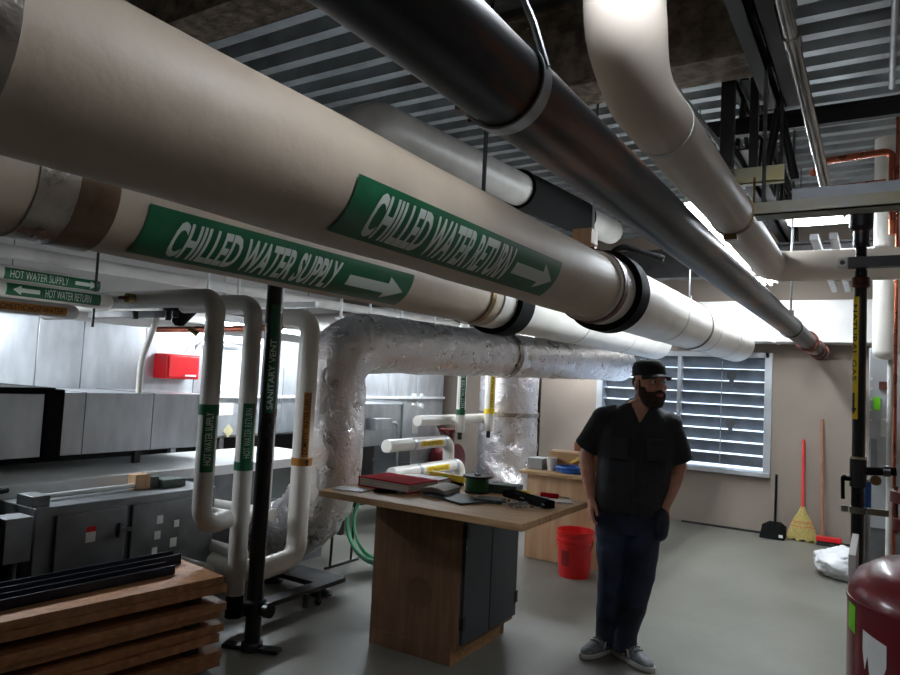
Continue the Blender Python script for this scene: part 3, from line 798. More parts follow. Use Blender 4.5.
# grey cabinet with door
t = thing('metal_cabinet', 'dark grey metal cabinet with a latched door behind the stacked boards', 'cabinet', (-3.78, 2.42, 0))
bm = B(); box(bm, -3.98, -3.62, 1.93, 3.05, .08, .81); box(bm, -3.95, -3.66, 1.96, 3.0, 0, .08); obj('body', bm, M['galv_dark'], t, bevel=.005)
bm = B(); box(bm, -3.62, -3.60, 2.03, 2.42, .12, .765); d = obj('door', bm, M['galv_dark'], t, bevel=.004)
bm = B(); box(bm, -3.60, -3.585, 2.375, 2.40, .60, .68); cyl(bm, (-3.59, 2.385, .65), (-3.545, 2.385, .65), .012, n=12); box(bm, -3.56, -3.54, 2.35, 2.42, .638, .66); obj('handle', bm, M['steeltool'], d)
bm = B(); box(bm, -3.60, -3.598, 2.19, 2.245, .60, .685); obj('warning_label', bm, M['sticker'], d)
bm = B(); box(bm, -3.598, -3.597, 2.19, 2.245, .655, .685); obj('label_header', bm, M['redpaint'], d)
bm = B(); box(bm, -3.62, -3.60, 2.46, 3.03, .12, .765); p = obj('side_panel', bm, M['galv_dark'], t, bevel=.004)
for y, z, s in ((2.62, .66, .04), (2.61, .57, .04), (2.60, .48, .035), (2.74, .62, .035), (2.72, .51, .045)):
    bm = B(); box(bm, -3.60, -3.598, y, y + s, z - s * .6, z + s * .6); obj('sticker', bm, M['sticker'], p)
bm = B(); box(bm, -3.82, -3.66, 1.93, 2.02, .81, .865); obj('bracket_box', bm, M['galv_dark'], label='small grey box on the front corner of the cabinet top', cat='box', bevel=.003)
bm = B(); sweep(bm, [(-3.8, 2.03, .835), (-3.82, 2.6, .835)], .014, 10); obj('conduit', bm, M['white_enamel'], label='white conduit lying along the cabinet top', cat='conduit')
bm = B(); box(bm, -3.88, -3.8, 2.6, 2.7, .81, .90); obj('junction_box', bm, M['bench'], label='beige junction box on the cabinet top', cat='box', bevel=.004)
bm = B(); box(bm, -3.86, -3.75, 2.76, 2.92, .81, .86); box(bm, -3.84, -3.8, 2.72, 2.76, .81, .88); obj('bracket_box', bm, M['tealbox'], label='small dark box on the far end of the cabinet top', cat='box', bevel=.003)
t = thing('switch_box', 'plain grey switch box with conduit beside the cabinet door', 'switch box', (-3.66, 1.82, .56))
bm = B(); box(bm, -3.74, -3.6, 1.78, 1.91, .56, .78); obj('box', bm, M['galv_dark'], t, bevel=.003)
bm = B(); cyl(bm, (-3.66, 1.86, 0), (-3.66, 1.86, .56), .018, n=10); obj('conduit', bm, M['galv_dark'], t)
bm = B(); box(bm, -4.0, -3.68, .9, 1.78, 0, .83); obj('control_box', bm, M['darkpaint'], label='dark panel box at the photo edge behind the boards', cat='box', bevel=.004)
bm = B()
for k in range(3):
    sweep(bm, fillet([(-3.8 - k * .05, 1.2, .85 + k * .02), (-3.75 - k * .04, 1.6, .88 + k * .02), (-3.9, 1.92, .87)], .1), .014, 8)
obj('cable_bundle', bm, M['black'], label='black cable bundle lying on the dark panel box', cat='cable')

# ------------------------------------------------------------------ stacked boards
MS = Matrix.Translation((-2.87, 2.55, 0)) @ Matrix.Rotation(R(-8), 4, 'Z')
rnd = random.Random(3)
z = .036; bi = 0
BGAP = [.05, .037, .05]
ordn = ['topmost', 'second', 'third', 'fourth', 'fifth', 'sixth', 'seventh', 'eighth']
layers = []
for b in range(4):
    if b: z += .0
    for k in range(2):
        layers.append((z, .040)); z += .041
    if b < 3:
        layers.append((z, None)); z += BGAP[b]
boards = [l for l in layers if l[1]]
for i, (zz, h) in enumerate(layers):
    if h:
        k = len(boards) - 1 - boards.index((zz, h))
        dx, dy = rnd.uniform(-.01, .03), rnd.uniform(-.05, .0)
        t_ = B(); box(t_, -.50, dx, -2.3, dy, zz, zz + h, MS)
        obj('particle_board', t_, [M['board']], label='%s board from the top of the particle board stack' % ordn[k] if k else 'topmost board of the particle board stack, with steel channels on it', cat='board', group='stacked particle boards', bevel=.002)
    else:
        k = sum(1 for q in layers[:i] if q[1] is None)
        for j, yy in enumerate((-2.0, -1.1, -.2)):
            t_ = B(); box(t_, -.48, -.04, yy, yy + .07, zz, zz + BGAP[k] - .0015, MS)
            where = ['lowest', 'middle', 'uppermost'][k]
            obj('spacer_batten', t_, M['darkpaint'], label='dark spacer batten in the %s gap of the board stack, %s' % (where, ['near the camera end', 'halfway along', 'by its far end'][j]), cat='batten', group='spacers in the board stack')
ZT = z
def channel(x0, y0, y1, zz, w, h, rz, lab):
    Mc = MS @ Matrix.Translation((x0, 0, 0)) @ Matrix.Rotation(R(rz), 4, 'Z')
    bm = B()
    box(bm, 0, w, y0, y1, zz, zz + .006, Mc); box(bm, 0, .006, y0, y1, zz, zz + h, Mc); box(bm, w - .006, w, y0, y1, zz, zz + h, Mc)
    for k in range(int((y1 - y0) / .12)):
        cyl(bm, Mc @ V((w, y0 + .06 + k * .12, zz + h * .5)), Mc @ V((w + .001, y0 + .06 + k * .12, zz + h * .5)), .008, n=8)
    obj('steel_channel', bm, M['gunmetal'], label=lab, cat='channel')
channel(-.27, -2.2, -.22, ZT + .001, .09, .045, 3, 'dark steel channel on the board stack, the one nearer the floor aisle')
channel(-.42, -2.2, -.10, ZT + .001, .09, .052, 3, 'dark steel channel on the board stack, the one nearer the cabinet')

# ------------------------------------------------------------------ things behind the work cabinet
t = thing('elbow_duct', 'grey sheet metal duct with a quarter round elbow seen under the foil pipe', 'duct', (-4.65, 6.2, .3))
arc = [(6.2 + .95 * math.sin(R(a)), .36 + .92 * math.cos(R(a))) for a in range(0, 91, 6)]
poly = [(-4.9, y, z) for y, z in [(5.2, .85), (5.2, 1.28)] + arc + [(6.35, .36), (6.35, .85)]]
bm = B(); prism(bm, poly, (.5, 0, 0)); obj('duct_body', bm, M['galv'], t, angle=20)
bm = B(); box(bm, -4.9, -4.38, 6.15, 6.19, .83, 1.30); box(bm, -4.9, -4.38, 6.33, 7.17, .60, .63); obj('flange', bm, M['galv'], t)
bm = B(); box(bm, -4.4, -4.396, 6.35, 6.47, .95, 1.12); obj('sticker', bm, M['sticker'], t)
for y in (5.3, 7.0):
    bm = B(); box(bm, -4.85, -4.45, y, y + .05, 0, .9 if y < 6 else .4); obj('leg', bm, M['darkpaint'], t)
t = thing('actuator_box', 'small grey box with conduit on the elbow duct', 'box', (-4.35, 5.6, 1.0))
bm = B(); box(bm, -4.4, -4.28, 5.55, 5.82, 1.02, 1.14); obj('box', bm, M['galv'], t, bevel=.004)
bm = B(); sweep(bm, fillet([(-4.3, 5.82, 1.09), (-4.3, 5.95, 1.09), (-4.3, 5.97, .2)], .07), .018, 10); obj('conduit', bm, M['galv'], t)
def riser(x, y, z0, z1, rad, m, lab, txt, up=True):
    t = thing('insulated_pipe', lab, 'pipe', (x, y, z0))
    bm = B(); cyl(bm, (x, y, z0), (x, y, z1), rad, n=24); obj('jacket', bm, M['pvc'], t)
    label(t, zmap_up(x, y, rad, 1.24, R(-5)), .6, .06, M[m], M['letter' if m == 'green' else 'ink'], txt, .03, .55, .01, .05, None, 3, 0)
    bm = B(); ring(bm, (x, y, 1.22), (0, 0, 1), rad - .003, rad + .0015, .06, 28); obj('label_wrap', bm, M[m], t)
    bm = B(); cyl(bm, (x, y, z0 - .08), (x, y, z0), .025, n=12); obj('valve', bm, M['darkpaint'], t)
riser(-3.9, 6.56, 1.0, 2.6, .05, 'green', 'white riser with a green label band beside the foil riser', 'HOT WATER RETURN')
riser(-3.9, 7.22, .99, 2.6, .062, 'yellow', 'white riser with a yellow label band right beside the foil riser', 'STEAM CONDENSATE')
bm = B(); cyl(bm, (-4.02, 5.9, 1.13), (-4.02, 7.3, 1.13), .055, n=20); obj('insulated_pipe', bm, M['pvc'], label='short level white pipe behind the green and yellow labelled risers', cat='pipe')
for y0, y1, z, x, lab in ((5.3, 6.42, .91, -3.95, 'level white pipe with yellow label, the upper of two behind the work cabinet'), (5.2, 6.42, .675, -3.8, 'level white pipe with yellow label, the lower of two behind the work cabinet')):
    t = vpipe(lab, [(x, y0, z), (x, y1, z), (x, y1 + .02, z - .35)], .062, 0, 'pvc', bend=.1)
    label(t, ymap(x, z, .062, y0 + .5, R(-25)), .42, .06, M['yellow'], M['ink'], 'CONDENSATE', .04, .38, .012, .048, None, 3, 0)
    bm = B(); ring(bm, (x, y0 + .42, z), (0, 1, 0), .058, .066, .04, 24); obj('joint_band', bm, M['galv'], t); bm = B(); ring(bm, (x, y1 - .12, z), (0, 1, 0), .058, .066, .04, 24); obj('joint_band', bm, M['galv'], t)
t = thing('pump', 'dark red pump housing half hidden behind the foil riser foot', 'pump', (-4.3, 6.9, 0))
bm = B(); disc(bm, (-4.25, 6.9, .62), (1, 0, 0), .22, .24, 28); box(bm, -4.35, -4.15, 6.72, 7.08, 0, .4); obj('casing', bm, M['tank'], t, bevel=.01)
bm = B(); cyl(bm, (-4.25, 6.9, .8), (-4.25, 6.9, .98), .07, n=18); disc(bm, (-4.25, 6.9, .98), (0, 0, 1), .11, .03); obj('outlet', bm, M['tank'], t)

# garden hose on a reel stand
t = thing('garden_hose', 'pale green garden hose coiled in loops beside the foil pipe foot', 'hose', (-3.40, 4.5, .05))
bm = B(); rnd = random.Random(5)
for k in range(7):
    pts = []
    rr = .255 + .012 * (k % 4); cx = -3.40 + rnd.uniform(-.01, .01); cy = 4.42 + .021 * k; cz = .38 + rnd.uniform(-.015, .015)
    for j in range(40):
        a = 2 * PI * j / 40
        pts.append((cx + rr * math.cos(a), cy, cz + rr * 1.05 * math.sin(a)))
    sweep(bm, pts, .0105, 8, closed=True)
obj('coil', bm, M['hose'], t)
t = thing('hose_stand', 'thin black stand carrying the coiled garden hose', 'stand', (-3.44, 4.5, 0))
bm = B()
for y in (4.36, 4.62):
    sweep(bm, fillet([(-3.75, y, .012), (-3.73, y, .72), (-3.15, y, .72), (-3.13, y, .012)], .05), .011, 8)
for x in (-3.75, -3.13): cyl(bm, (x, 4.30, .012), (x, 4.72, .012), .011, n=8)
obj('frame', bm, M['darkpaint'], t)

# ------------------------------------------------------------------ work cabinet in the middle
CX0, CX1, CY0, CY1 = -2.54, -1.94, 3.34, 4.02
t = thing('work_cabinet', 'wooden work cabinet with dark doors and a wide wooden top in the room centre', 'workbench', (-2.2, 3.6, 0))
bm = B(); box(bm, CX0, CX1, CY0, CY1, .09, .83); box(bm, CX0, CX1 - .045, CY0 + .0, CY1 - .02, 0, .09); obj('carcass', bm, M['ply'], t, bevel=.003)
bm = B(); box(bm, CX1 - .10, CX1 - .04, CY0 + .01, CY1 - .08, 0, .10); obj('toe_kick', bm, M['particle'], t)
for a, b in ((CY0 + .02, 3.665), (3.672, CY1 - .0)):
    bm = B(); box(bm, CX1, CX1 + .02, a, b, .12, .82); d = obj('door', bm, M['bluegrey'], t, bevel=.003)
    bm = B(); yy = a - .004 if a < 3.5 else b - .02
    for z in (.2, .7): box(bm, CX1 - .006, CX1 + .026, yy, yy + .03, z, z + .07)
    obj('hinge', bm, M['darkpaint'], d)
bm = B(); box(bm, -2.76, -1.45, 3.07, 3.96, .855, .892); obj('worktop', bm, M['counter'], t, bevel=.004)
bm = B(); box(bm, -2.54, -1.94, 3.34, 4.02, .83, .855); obj('top_batten', bm, M['particle'], t)
bm = B(); disc(bm, (-2.2, CY0 - .0005, .36), (0, 1, 0), .085, .002, 40); obj('ring_stain', bm, mat('brown ring stain', (112, 80, 58), .6), t)
TZ = .892
# things on the work cabinet
def onbox(name, lab, cat, cx, cy, sx, sy, sz, rz, m, z0=TZ, bevel=.003, parts=None):
    bm = B(); Mx = Matrix.Translation((cx, cy, z0)) @ Matrix.Rotation(R(rz), 4, 'Z')
    box(bm, -sx / 2, sx / 2, -sy / 2, sy / 2, 0, sz, Mx)
    return obj(name, bm, m, label=lab, cat=cat, bevel=bevel), Mx
t = thing('catalogue', 'thick red covered catalogue lying flat on the work cabinet', 'book', (-2.50, 3.50, TZ), R(-4))
bm = B(); box(bm, -.20, .19, -.135, .135, .006, .052); obj('page_block', bm, M['pages'], t, local=True, bevel=.004)
bm = B(); box(bm, -.205, .195, -.14, .14, .052, .058); box(bm, -.205, .195, -.14, .14, 0, .006); box(bm, -.205, -.198, -.14, .14, 0, .058); obj('cover', bm, M['cover'], t, local=True)
t = thing('red_binder', 'dark red binder lying behind the thick catalogue', 'binder', (-2.50, 3.745, TZ), R(4))
bm = B(); box(bm, -.16, .17, -.095, .095, 0, .045); obj('cover', bm, mat('dark red binder', (118, 14, 28), .5), t, local=True, bevel=.005)
bm = B(); box(bm, -.155, .171, -.09, .09, .006, .039); obj('paper_stack', bm, M['paper'], t, local=True)
t = thing('paper_stack', 'loose white papers curling beside the red catalogue', 'papers', (-2.205, 3.52, TZ), R(6))
bm = B()
for k in range(5):
    pts = [(-.08 + .16 * i / 8, .012 + .004 * k + .022 * math.sin(i / 8 * PI * .8 + .3) * (1 if k > 2 else .5)) for i in range(9)]
    prism(bm, [(x, -.1 - .004 * k, z) for x, z in pts] + [(x, -.1 - .004 * k, z - .003 - (.012 + .004 * k if i in () else 0)) for i, (x, z) in reversed(list(enumerate(pts)))], (0, .2 + .008 * k, 0))
box(bm, -.08, .08, -.1, .1, 0, .012)
obj('sheets', bm, M['paper'], t, local=True)
t = thing('spirit_level', 'yellow spirit level propped behind the papers', 'level', (-2.40, 3.905, TZ), R(-12))
bm = B(); box(bm, -.15, .15, -.018, .018, .02, .062); obj('body', bm, M['yellow'], t, local=True, bevel=.004)
bm = B(); box(bm, -.02, .02, -.019, .019, .03, .052); obj('vial', bm, M['limegreen'], t, local=True)
bm = B(); box(bm, -.14, .14, -.012, .012, 0, .02); obj('foot', bm, M['darkpaint'], t, local=True)
t = thing('wire_spool', 'green wire spool with dark flanges standing on the work cabinet', 'spool', (-2.07, 3.72, TZ))
bm = B(); lathe(bm, [(.066, .012), (.07, .02), (.07, .085), (.066, .093)], (0, 0, 0), 32); obj('wire', bm, M['spool'], t, local=True)
for z, r in ((0, .075), (.093, .088)):
    bm = B(); lathe(bm, [(.02, z), (r, z), (r, z + .012), (.02, z + .012)], (0, 0, 0), 32); obj('flange', bm, M['darkpaint'], t, local=True)
bm = B(); cyl(bm, (0, 0, .09), (0, 0, .112), .02, n=16); obj('hub', bm, M['darkpaint'], t, local=True)
t = thing('pliers', 'black pliers lying at the front of the red catalogue', 'pliers', (-2.36, 3.30, TZ), R(20))
bm = B()
for s in (-1, 1): sweep(bm, [(.01, 0, .012), (-.04, s * .012, .012), (-.10, s * .022, .012), (-.14, s * .016, .012)], [.008, .009, .010, .008], 8)
obj('handles', bm, M['black'], t, local=True)
bm = B(); prism(bm, [(0, -.018, .004), (.05, -.006, .004), (.05, .006, .004), (0, .018, .004)], (0, 0, .014)); obj('jaws', bm, M['steeltool'], t, local=True)
# dark plates
o, _ = onbox('metal_plate', 'large dark metal plate lying flat on the work cabinet front', 'plate', -2.06, 3.44, .40, .20, .012, -22, M['darkcloth'])
o, _ = onbox('metal_plate', 'smaller dark metal plate overlapping the corner near the chain', 'plate', -1.86, 3.50, .16, .12, .02, 15, M['darkcloth'], TZ)
o, _ = onbox('plastic_case', 'grey green plastic case at the back of the work cabinet', 'case', -1.97, 3.87, .22, .13, .05, 8, M['tealbox'])
bm = B(); Mx = Matrix.Translation((-1.70, 3.66, TZ)) @ Matrix.Rotation(R(-28), 4, 'Z')
box(bm, -.2, .2, -.035, .035, 0, .006, Mx); box(bm, -.2, .2, -.035, -.03, 0, .04, Mx); box(bm, -.2, .2, .03, .035, 0, .04, Mx); box(bm, .195, .2, -.035, .035, 0, .04, Mx); box(bm, -.2, -.195, -.035, .035, 0, .04, Mx)
obj('tool_tray', bm, M['black'], label='long black tool tray near the corner of the work cabinet', cat='tray')
bm = B(); rnd = random.Random(11)
for k in range(46):
    c = V((-1.67 + rnd.gauss(0, .05), 3.47 + rnd.gauss(0, .035), TZ + .008 + rnd.random() * .022)); a = rnd.random() * PI
    d = V((math.cos(a), math.sin(a), rnd.uniform(-.3, .3))) * .011
    pts = [c + d * math.cos(q) + V((-d.y, d.x, .004)) * .6 * math.sin(q) for q in [2 * PI * j / 10 for j in range(10)]]
    sweep(bm, pts, .0025, 6, closed=True)
o = obj('chain', bm, M['steeltool'], label='heap of steel chain links on the work cabinet', cat='chain')
t = thing('screwdriver', 'red handled screwdriver near the back corner of the work cabinet', 'screwdriver', (-1.66, 3.89, TZ), R(8))
bm = B(); cyl(bm, (-.06, 0, .016), (.05, 0, .016), .016, .014, 14); obj('handle', bm, M['cover'], t, local=True, bevel=.003)
bm = B(); cyl(bm, (.05, 0, .016), (.12, 0, .012), .004, n=8); obj('shaft', bm, M['steeltool'], t, local=True)
t = thing('tape_measure', 'small yellow tape measure beside the grey green case', 'tape measure', (-1.81, 3.84, TZ), R(-15))
bm = B(); box(bm, -.035, .035, -.022, .022, 0, .032); obj('case', bm, M['yellow'], t, local=True, bevel=.008)
bm = B(); box(bm, -.02, .02, -.0225, .0225, .008, .024); obj('grip', bm, M['black'], t, local=True, bevel=.002)
o, _ = onbox('paper_sheet', 'white folded paper at the aisle corner of the work cabinet', 'paper', -1.58, 3.80, .17, .10, .008, 30, M['paper'], bevel=0)
o, _ = onbox('plastic_bag', 'small clear bag of screws beside the folded white paper', 'bag', -1.66, 3.79 - .02, .07, .06, .02, 10, M['clear'], TZ, .008)
o, _ = onbox('clipboard', 'grey sheet of metal at the left front edge of the work cabinet', 'sheet', -2.64, 3.22, .2, .12, .006, 12, M['galv'], bevel=0)

# ------------------------------------------------------------------ bench by the back wall
t = thing('side_bench', 'pale wooden bench cabinet behind the man, carrying cardboard boxes', 'bench', (-2.4, 6.1, 0))
bm = B(); box(bm, -2.72, -2.02, 5.82, 6.42, 0, .755); obj('carcass', bm, M['bench'], t, bevel=.003)
bm = B(); box(bm, -2.78, -1.95, 5.76, 6.48, .755, .785); obj('worktop', bm, M['counter'], t, bevel=.004)
BZT = .785
def carton(lab, cx, cy, sx, sy, sz, rz, m):
    t = thing('cardboard_box', lab, 'box', (cx, cy, BZT), R(rz))
    bm = B(); box(bm, -sx / 2, sx / 2, -sy / 2, sy / 2, 0, sz); obj('body', bm, m, t, local=True, bevel=.003)
    bm = B()
    for s in (-1, 1): prism(bm, [(-sx / 2, s * sy / 2, sz), (sx / 2, s * sy / 2, sz), (sx / 2, s * sy * .5 - s * sy * .46, sz + .008), (-sx / 2, s * sy * .5 - s * sy * .46, sz + .008)], (0, 0, .003))
    obj('flap', bm, m, t, local=True)
    bm = B(); box(bm, -sx / 2 - .001, sx / 2 + .001, -.025, .025, sz + .006, sz + .0125); obj('tape', bm, M['bench'], t, local=True)
carton('light brown cardboard box on the side bench', -2.47, 6.12, .26, .20, .165, 5, M['tan'])
carton('darker brown cardboard box on the side bench, half behind the man', -2.27, 6.34, .34, .2, .25, -4, M['tan2'])
t = thing('foam_cup', 'white foam cup on the side bench in front of the light brown box', 'cup', (-2.54, 5.95, BZT))
bm = B(); lathe(bm, [(.0, .0), (.034, .0), (.048, .115), (.051, .118), (.047, .119), (.032, .006), (.0, .006)], (0, 0, 0), 24, cap=False); obj('cup', bm, M['sticker'], t, local=True)
o, _ = onbox('grey_box', 'small grey box at the end of the side bench beside the cup', 'box', -2.69, 6.0, .15, .18, .10, 0, M['clear'], BZT)
bm = B(); rnd = random.Random(4)
for k in range(9):
    r = .075 + .006 * rnd.random() * 5; cx, cy = -2.33 + rnd.uniform(-.03, .03), 5.91 + rnd.uniform(-.02, .02); z = BZT + .008 + .009 * k * .7
    tl = rnd.uniform(-.12, .12)
    sweep(bm, [(cx + r * 1.35 * math.cos(2 * PI * j / 28), cy + r * .8 * math.sin(2 * PI * j / 28), max(BZT + .0065, z + tl * r * math.cos(2 * PI * j / 28 + k))) for j in range(28)], .0055, 6, closed=True)
obj('cable_coil', bm, M['bluecable'], label='tangled coil of blue cable on the side bench front edge', cat='cable')
bm = B()
pts = fillet([(-2.38, 6.03, BZT + .07), (-2.32, 6.05, BZT + .115), (-2.22, 6.06, BZT + .10), (-2.18, 6.06, BZT + .03)], .04)
sweep(bm, pts, [.02 + .012 * math.sin(i / len(pts) * PI) for i in range(len(pts))], 10); box(bm, -2.40, -2.2, 6.0, 6.1, BZT, BZT + .055)
obj('glove_bundle', bm, mat('yellow leather', (222, 178, 84), .7), label='yellow leather bundle lying behind the blue cable coil', cat='bundle')

# bucket
t = thing('bucket', 'red plastic bucket standing on the floor in front of the side bench', 'bucket', (-2.13, 5.55, 0))
bm = B(); lathe(bm, [(0, 0), (.125, 0), (.13, .01), (.148, .34), (.155, .345), (.156, .375), (.146, .375), (.14, .34), (.122, .012), (0, .012)], (0, 0, 0), 48, cap=False); obj('pail', bm, M['red_bucket'], t, local=True)
bm = B(); ring(bm, (0, 0, .30), (0, 0, 1), .143, .156, .02, 48); ring(bm, (0, 0, .26), (0, 0, 1), .14, .151, .012, 48); obj('rim_rib', bm, M['red_bucket'], t, local=True)
bm = B(); sweep(bm, [(.158 * math.cos(a), .158 * math.sin(a) * .75 - .02 - .10 * math.sin(a), .30 - .17 * math.sin(a)) for a in [PI * (1 + i / 20) + PI for i in range(21)]], .004, 8); obj('handle', bm, M['steeltool'], t, local=True)
bm = B(); g = [[(.1375 * math.cos(R(a)), .1375 * math.sin(R(a)) , z) for a in range(-118, -86, 6)] for z in (.10, .13, .16, .19, .22)]
vs = [[bm.verts.new((p[0] * (1 + (p[2] - .1) * .4), p[1] * (1 + (p[2] - .1) * .4), p[2])) for p in r] for r in g]
for i in range(4):
    for j in range(5): bm.faces.new((vs[i][j], vs[i][j + 1], vs[i + 1][j + 1], vs[i + 1][j]))
obj('printed_patch', bm, mat('dark red print', (150, 16, 22), .4), t, local=True)

# ------------------------------------------------------------------ cleaning tools against the back wall
t = thing('dustpan', 'black lobby dustpan with upright handle leaning at the back wall', 'dustpan', (-.96, 8.58, 0))
bm = B(); sweep(bm, [(-.96, 8.56, .10), (-.965, 8.66, .685)], .013, 10); obj('handle', bm, M['black'], t)
bm = B(); prism(bm, [(-1.09, 8.44, .005), (-.855, 8.44, .005), (-.855, 8.44, .02), (-.85, 8.62, .13), (-1.07, 8.62, .13), (-1.09, 8.44, .02)], (0, .02, 0))
loft(bm, [[(-1.10, 8.42, .004), (-.85, 8.42, .004), (-.85, 8.64, .004), (-1.10, 8.64, .004)], [(-1.10, 8.44, .03), (-.85, 8.44, .03), (-.85, 8.64, .12), (-1.10, 8.64, .12)], [(-1.02, 8.55, .14), (-.90, 8.55, .14), (-.90, 8.62, .17), (-1.02, 8.62, .17)]])
obj('pan', bm, M['black'], t, bevel=.006)
bm = B(); box(bm, -.905, -.865, 8.425, 8.432, .03, .06); obj('sticker', bm, M['sticker'], t)
t = thing('straw_broom', 'straw broom with a bright red handle leaning at the back wall', 'broom', (-.69, 8.58, 0))
bm = B(); sweep(bm, [(-.69, 8.60, .34), (-.70, 8.68, 1.10)], .015, 10); obj('handle', bm, M['redhandle'], t)
bm = B(); rings = []
for z, w, d in ((0, .15, .045), (.05, .148, .045), (.14, .125, .042), (.24, .085, .036), (.31, .045, .03), (.37, .022, .022)):
    rings.append([(-.69 + w * math.cos(2 * PI * k / 40) * (1 + .03 * ((k * 7) % 3 - 1)), 8.58 + z * .05 + d * math.sin(2 * PI * k / 40), z + (.012 * ((k * 5) % 4) if z == 0 else 0)) for k in range(40)])
loft(bm, rings); obj('straw_head', bm, M['straw'], t, angle=60)
bm = B()
for z, w, d in ((.16, .118, .041), (.21, .099, .038)): 
    pts = [(-.69 + (w + .002) * math.cos(2 * PI * k / 40), 8.588 + (d + .002) * math.sin(2 * PI * k / 40), z) for k in range(40)]
    sweep(bm, pts, .003, 6, closed=True)
obj('stitching', bm, M['redhandle'], t)
t = thing('push_broom', 'push broom with red head and long wooden handle at the back wall', 'broom', (-.5, 8.55, 0))
bm = B(); sweep(bm, [(-.49, 8.52, .08), (-.52, 8.68, 1.335)], .013, 10); obj('handle', bm, M['wood_handle'], t)
bm = B(); box(bm, -.55, -.31, 8.47, 8.55, .05, .10); obj('head', bm, M['redpaint'], t, bevel=.008)
bm = B()
for k in range(17):
    for j in range(3): cyl(bm, (-.54 + k * .0135, 8.485 + j * .025, .004), (-.54 + k * .0135, 8.485 + j * .025, .05), .004, n=5)
obj('bristles', bm, M['darkpaint'], t)

# crumpled white bag
bm = B()
bmesh.ops.create_icosphere(bm, subdivisions=5, radius=1.0)
for v in bm.verts:
    p = v.co.copy(); q = 1 + .22 * noise.noise(p * 1.8) + .13 * abs(noise.noise(p * 4 + V((3, 1, 2)))) + .02 * noise.noise(p * 8)
    v.co = V((p.x * .24 * q, p.y * .26 * q, max(.0, .115 + p.z * .14 * q)))
    v.co += V((-.22, 7.2, .002))
obj('plastic_bag', bm, M['bag'], label='crumpled white plastic bag on the floor behind the black gas pipe', cat='bag', angle=50)

# ------------------------------------------------------------------ right side equipment
GX, GY = -.080, 4.0
t = thing('gas_pipe', 'black upright pipe with yellow NATURAL GAS label near the red tank', 'pipe', (GX, GY, 0))
bm = B(); cyl(bm, (GX, GY, 0), (GX, GY, 2.22), .029, n=28); obj('barrel', bm, M['blackgloss'], t)
bm = B(); cyl(bm, (GX, GY, 2.2), (GX, GY, 2.36), .025, n=20); cyl(bm, (GX, GY, 2.34), (GX, GY, 2.6), .036, n=24); obj('upper_barrel', bm, M['steel'], t)
bm = B(); lathe(bm, [(.029, 2.13), (.041, 2.14), (.041, 2.18), (.029, 2.19)], (GX, GY, 0), 24); obj('union', bm, M['rust'], t)
bm = B(); lathe(bm, [(.036, 2.42), (.055, 2.44), (.055, 2.58), (.048, 2.60), (.036, 2.61)], (GX, GY, 0), 24); obj('hub', bm, M['darkpaint'], t)
bm = B(); lathe(bm, [(.029, 1.14), (.037, 1.145), (.037, 1.275), (.029, 1.28)], (GX, GY, 0), 24); obj('coupling', bm, M['darkpaint'], t)
bm = B(); ring(bm, (GX, GY, 1.285), (0, 0, 1), .028, .038, .012, 28); obj('collar', bm, M['zinc'], t)
bm = B(); cyl(bm, (GX, GY, 1.18), (GX - .06, GY - .02, 1.18), .012, n=10); sweep(bm, fillet([(GX - .05, GY - .03, 1.19), (GX - .065, GY - .03, 1.19), (GX - .062, GY - .03, 1.08)], .01), .009, 8); obj('valve_handle', bm, M['black'], t)
bm = B(); cyl(bm, (GX, GY, 1.22), (GX + .16, GY, 1.235), .02, n=16); obj('branch', bm, M['black'], t)
bm = B(); ring(bm, (GX + .12, GY, 1.232), (1, 0, .05), .018, .027, .03, 20); obj('branch_union', bm, M['steeltool'], t)
bm = B(); disc(bm, (GX + .075, GY - .03, 1.185), (0, 1, 0), .024, .004, 20); obj('tag', bm, M['brassring'], t)
bm = B(); ring(bm, (GX, GY, 1.03), (0, 0, 1), .029, .035, .03, 28); box(bm, GX - .07, GX - .04, GY - .012, GY + .012, 1.015, 1.045); box(bm, GX + .04, GX + .13, GY - .012, GY + .012, 1.015, 1.045); obj('clamp', bm, M['strut'], t)
label(t, zmap_down(GX, GY, .029, 2.085, R(-182)), .61, .042, M['yellow'], M['ink'], 'NATURAL GAS', .04, .42, .008, .035, (.48, .59, .034), 4, .01)

# expansion tank
KX, KY, KR = .235, 3.0, .325
t = thing('expansion_tank', 'oxide red upright tank with torn white label beside the gas pipe', 'tank', (KX, KY, 0))
bm = B(); lathe(bm, [(0, .12), (.2, .13), (.29, .18), (.325, .26), (.325, .86), (.318, .905), (.29, .955), (.23, .995), (.14, 1.02), (0, 1.03)], (KX, KY, 0), 64); obj('shell', bm, M['tank'], t, angle=50)
bm = B(); ring(bm, (KX, KY, .865), (0, 0, 1), .322, .328, .012, 64); obj('weld_seam', bm, M['tank'], t)
bm = B(); cyl(bm, (KX, KY, 0), (KX, KY, .18), .2, n=40); obj('skirt', bm, M['tank'], t)
def kmap(a0, z0):
    return lambda u, v, tt: V((KX + (KR + tt) * math.cos(a0 + u / KR), KY + (KR + tt) * math.sin(a0 + u / KR), z0 + v))
def patch(poly, fn, lift):
    bm = B()
    x0 = min(p[0] for p in poly); x1 = max(p[0] for p in poly)
    bm.faces.new([bm.verts.new((x, y, 0)) for x, y in poly])
    for i in range(1, 8):
        bmesh.ops.bisect_plane(bm, geom=bm.verts[:] + bm.edges[:] + bm.faces[:], plane_co=(x0 + (x1 - x0) * i / 8, 0, 0), plane_no=(1, 0, 0))
    for v in bm.verts: v.co = fn(v.co.x, v.co.y, lift)
    return bm
def ang_at(px):  # angle on the tank facing the aisle
    return px
obj('green_tag', patch([(0, 0), (.06, -.01), (.06, .085), (0, .09)], kmap(R(195), .765), .002), M['limegreen'], t)
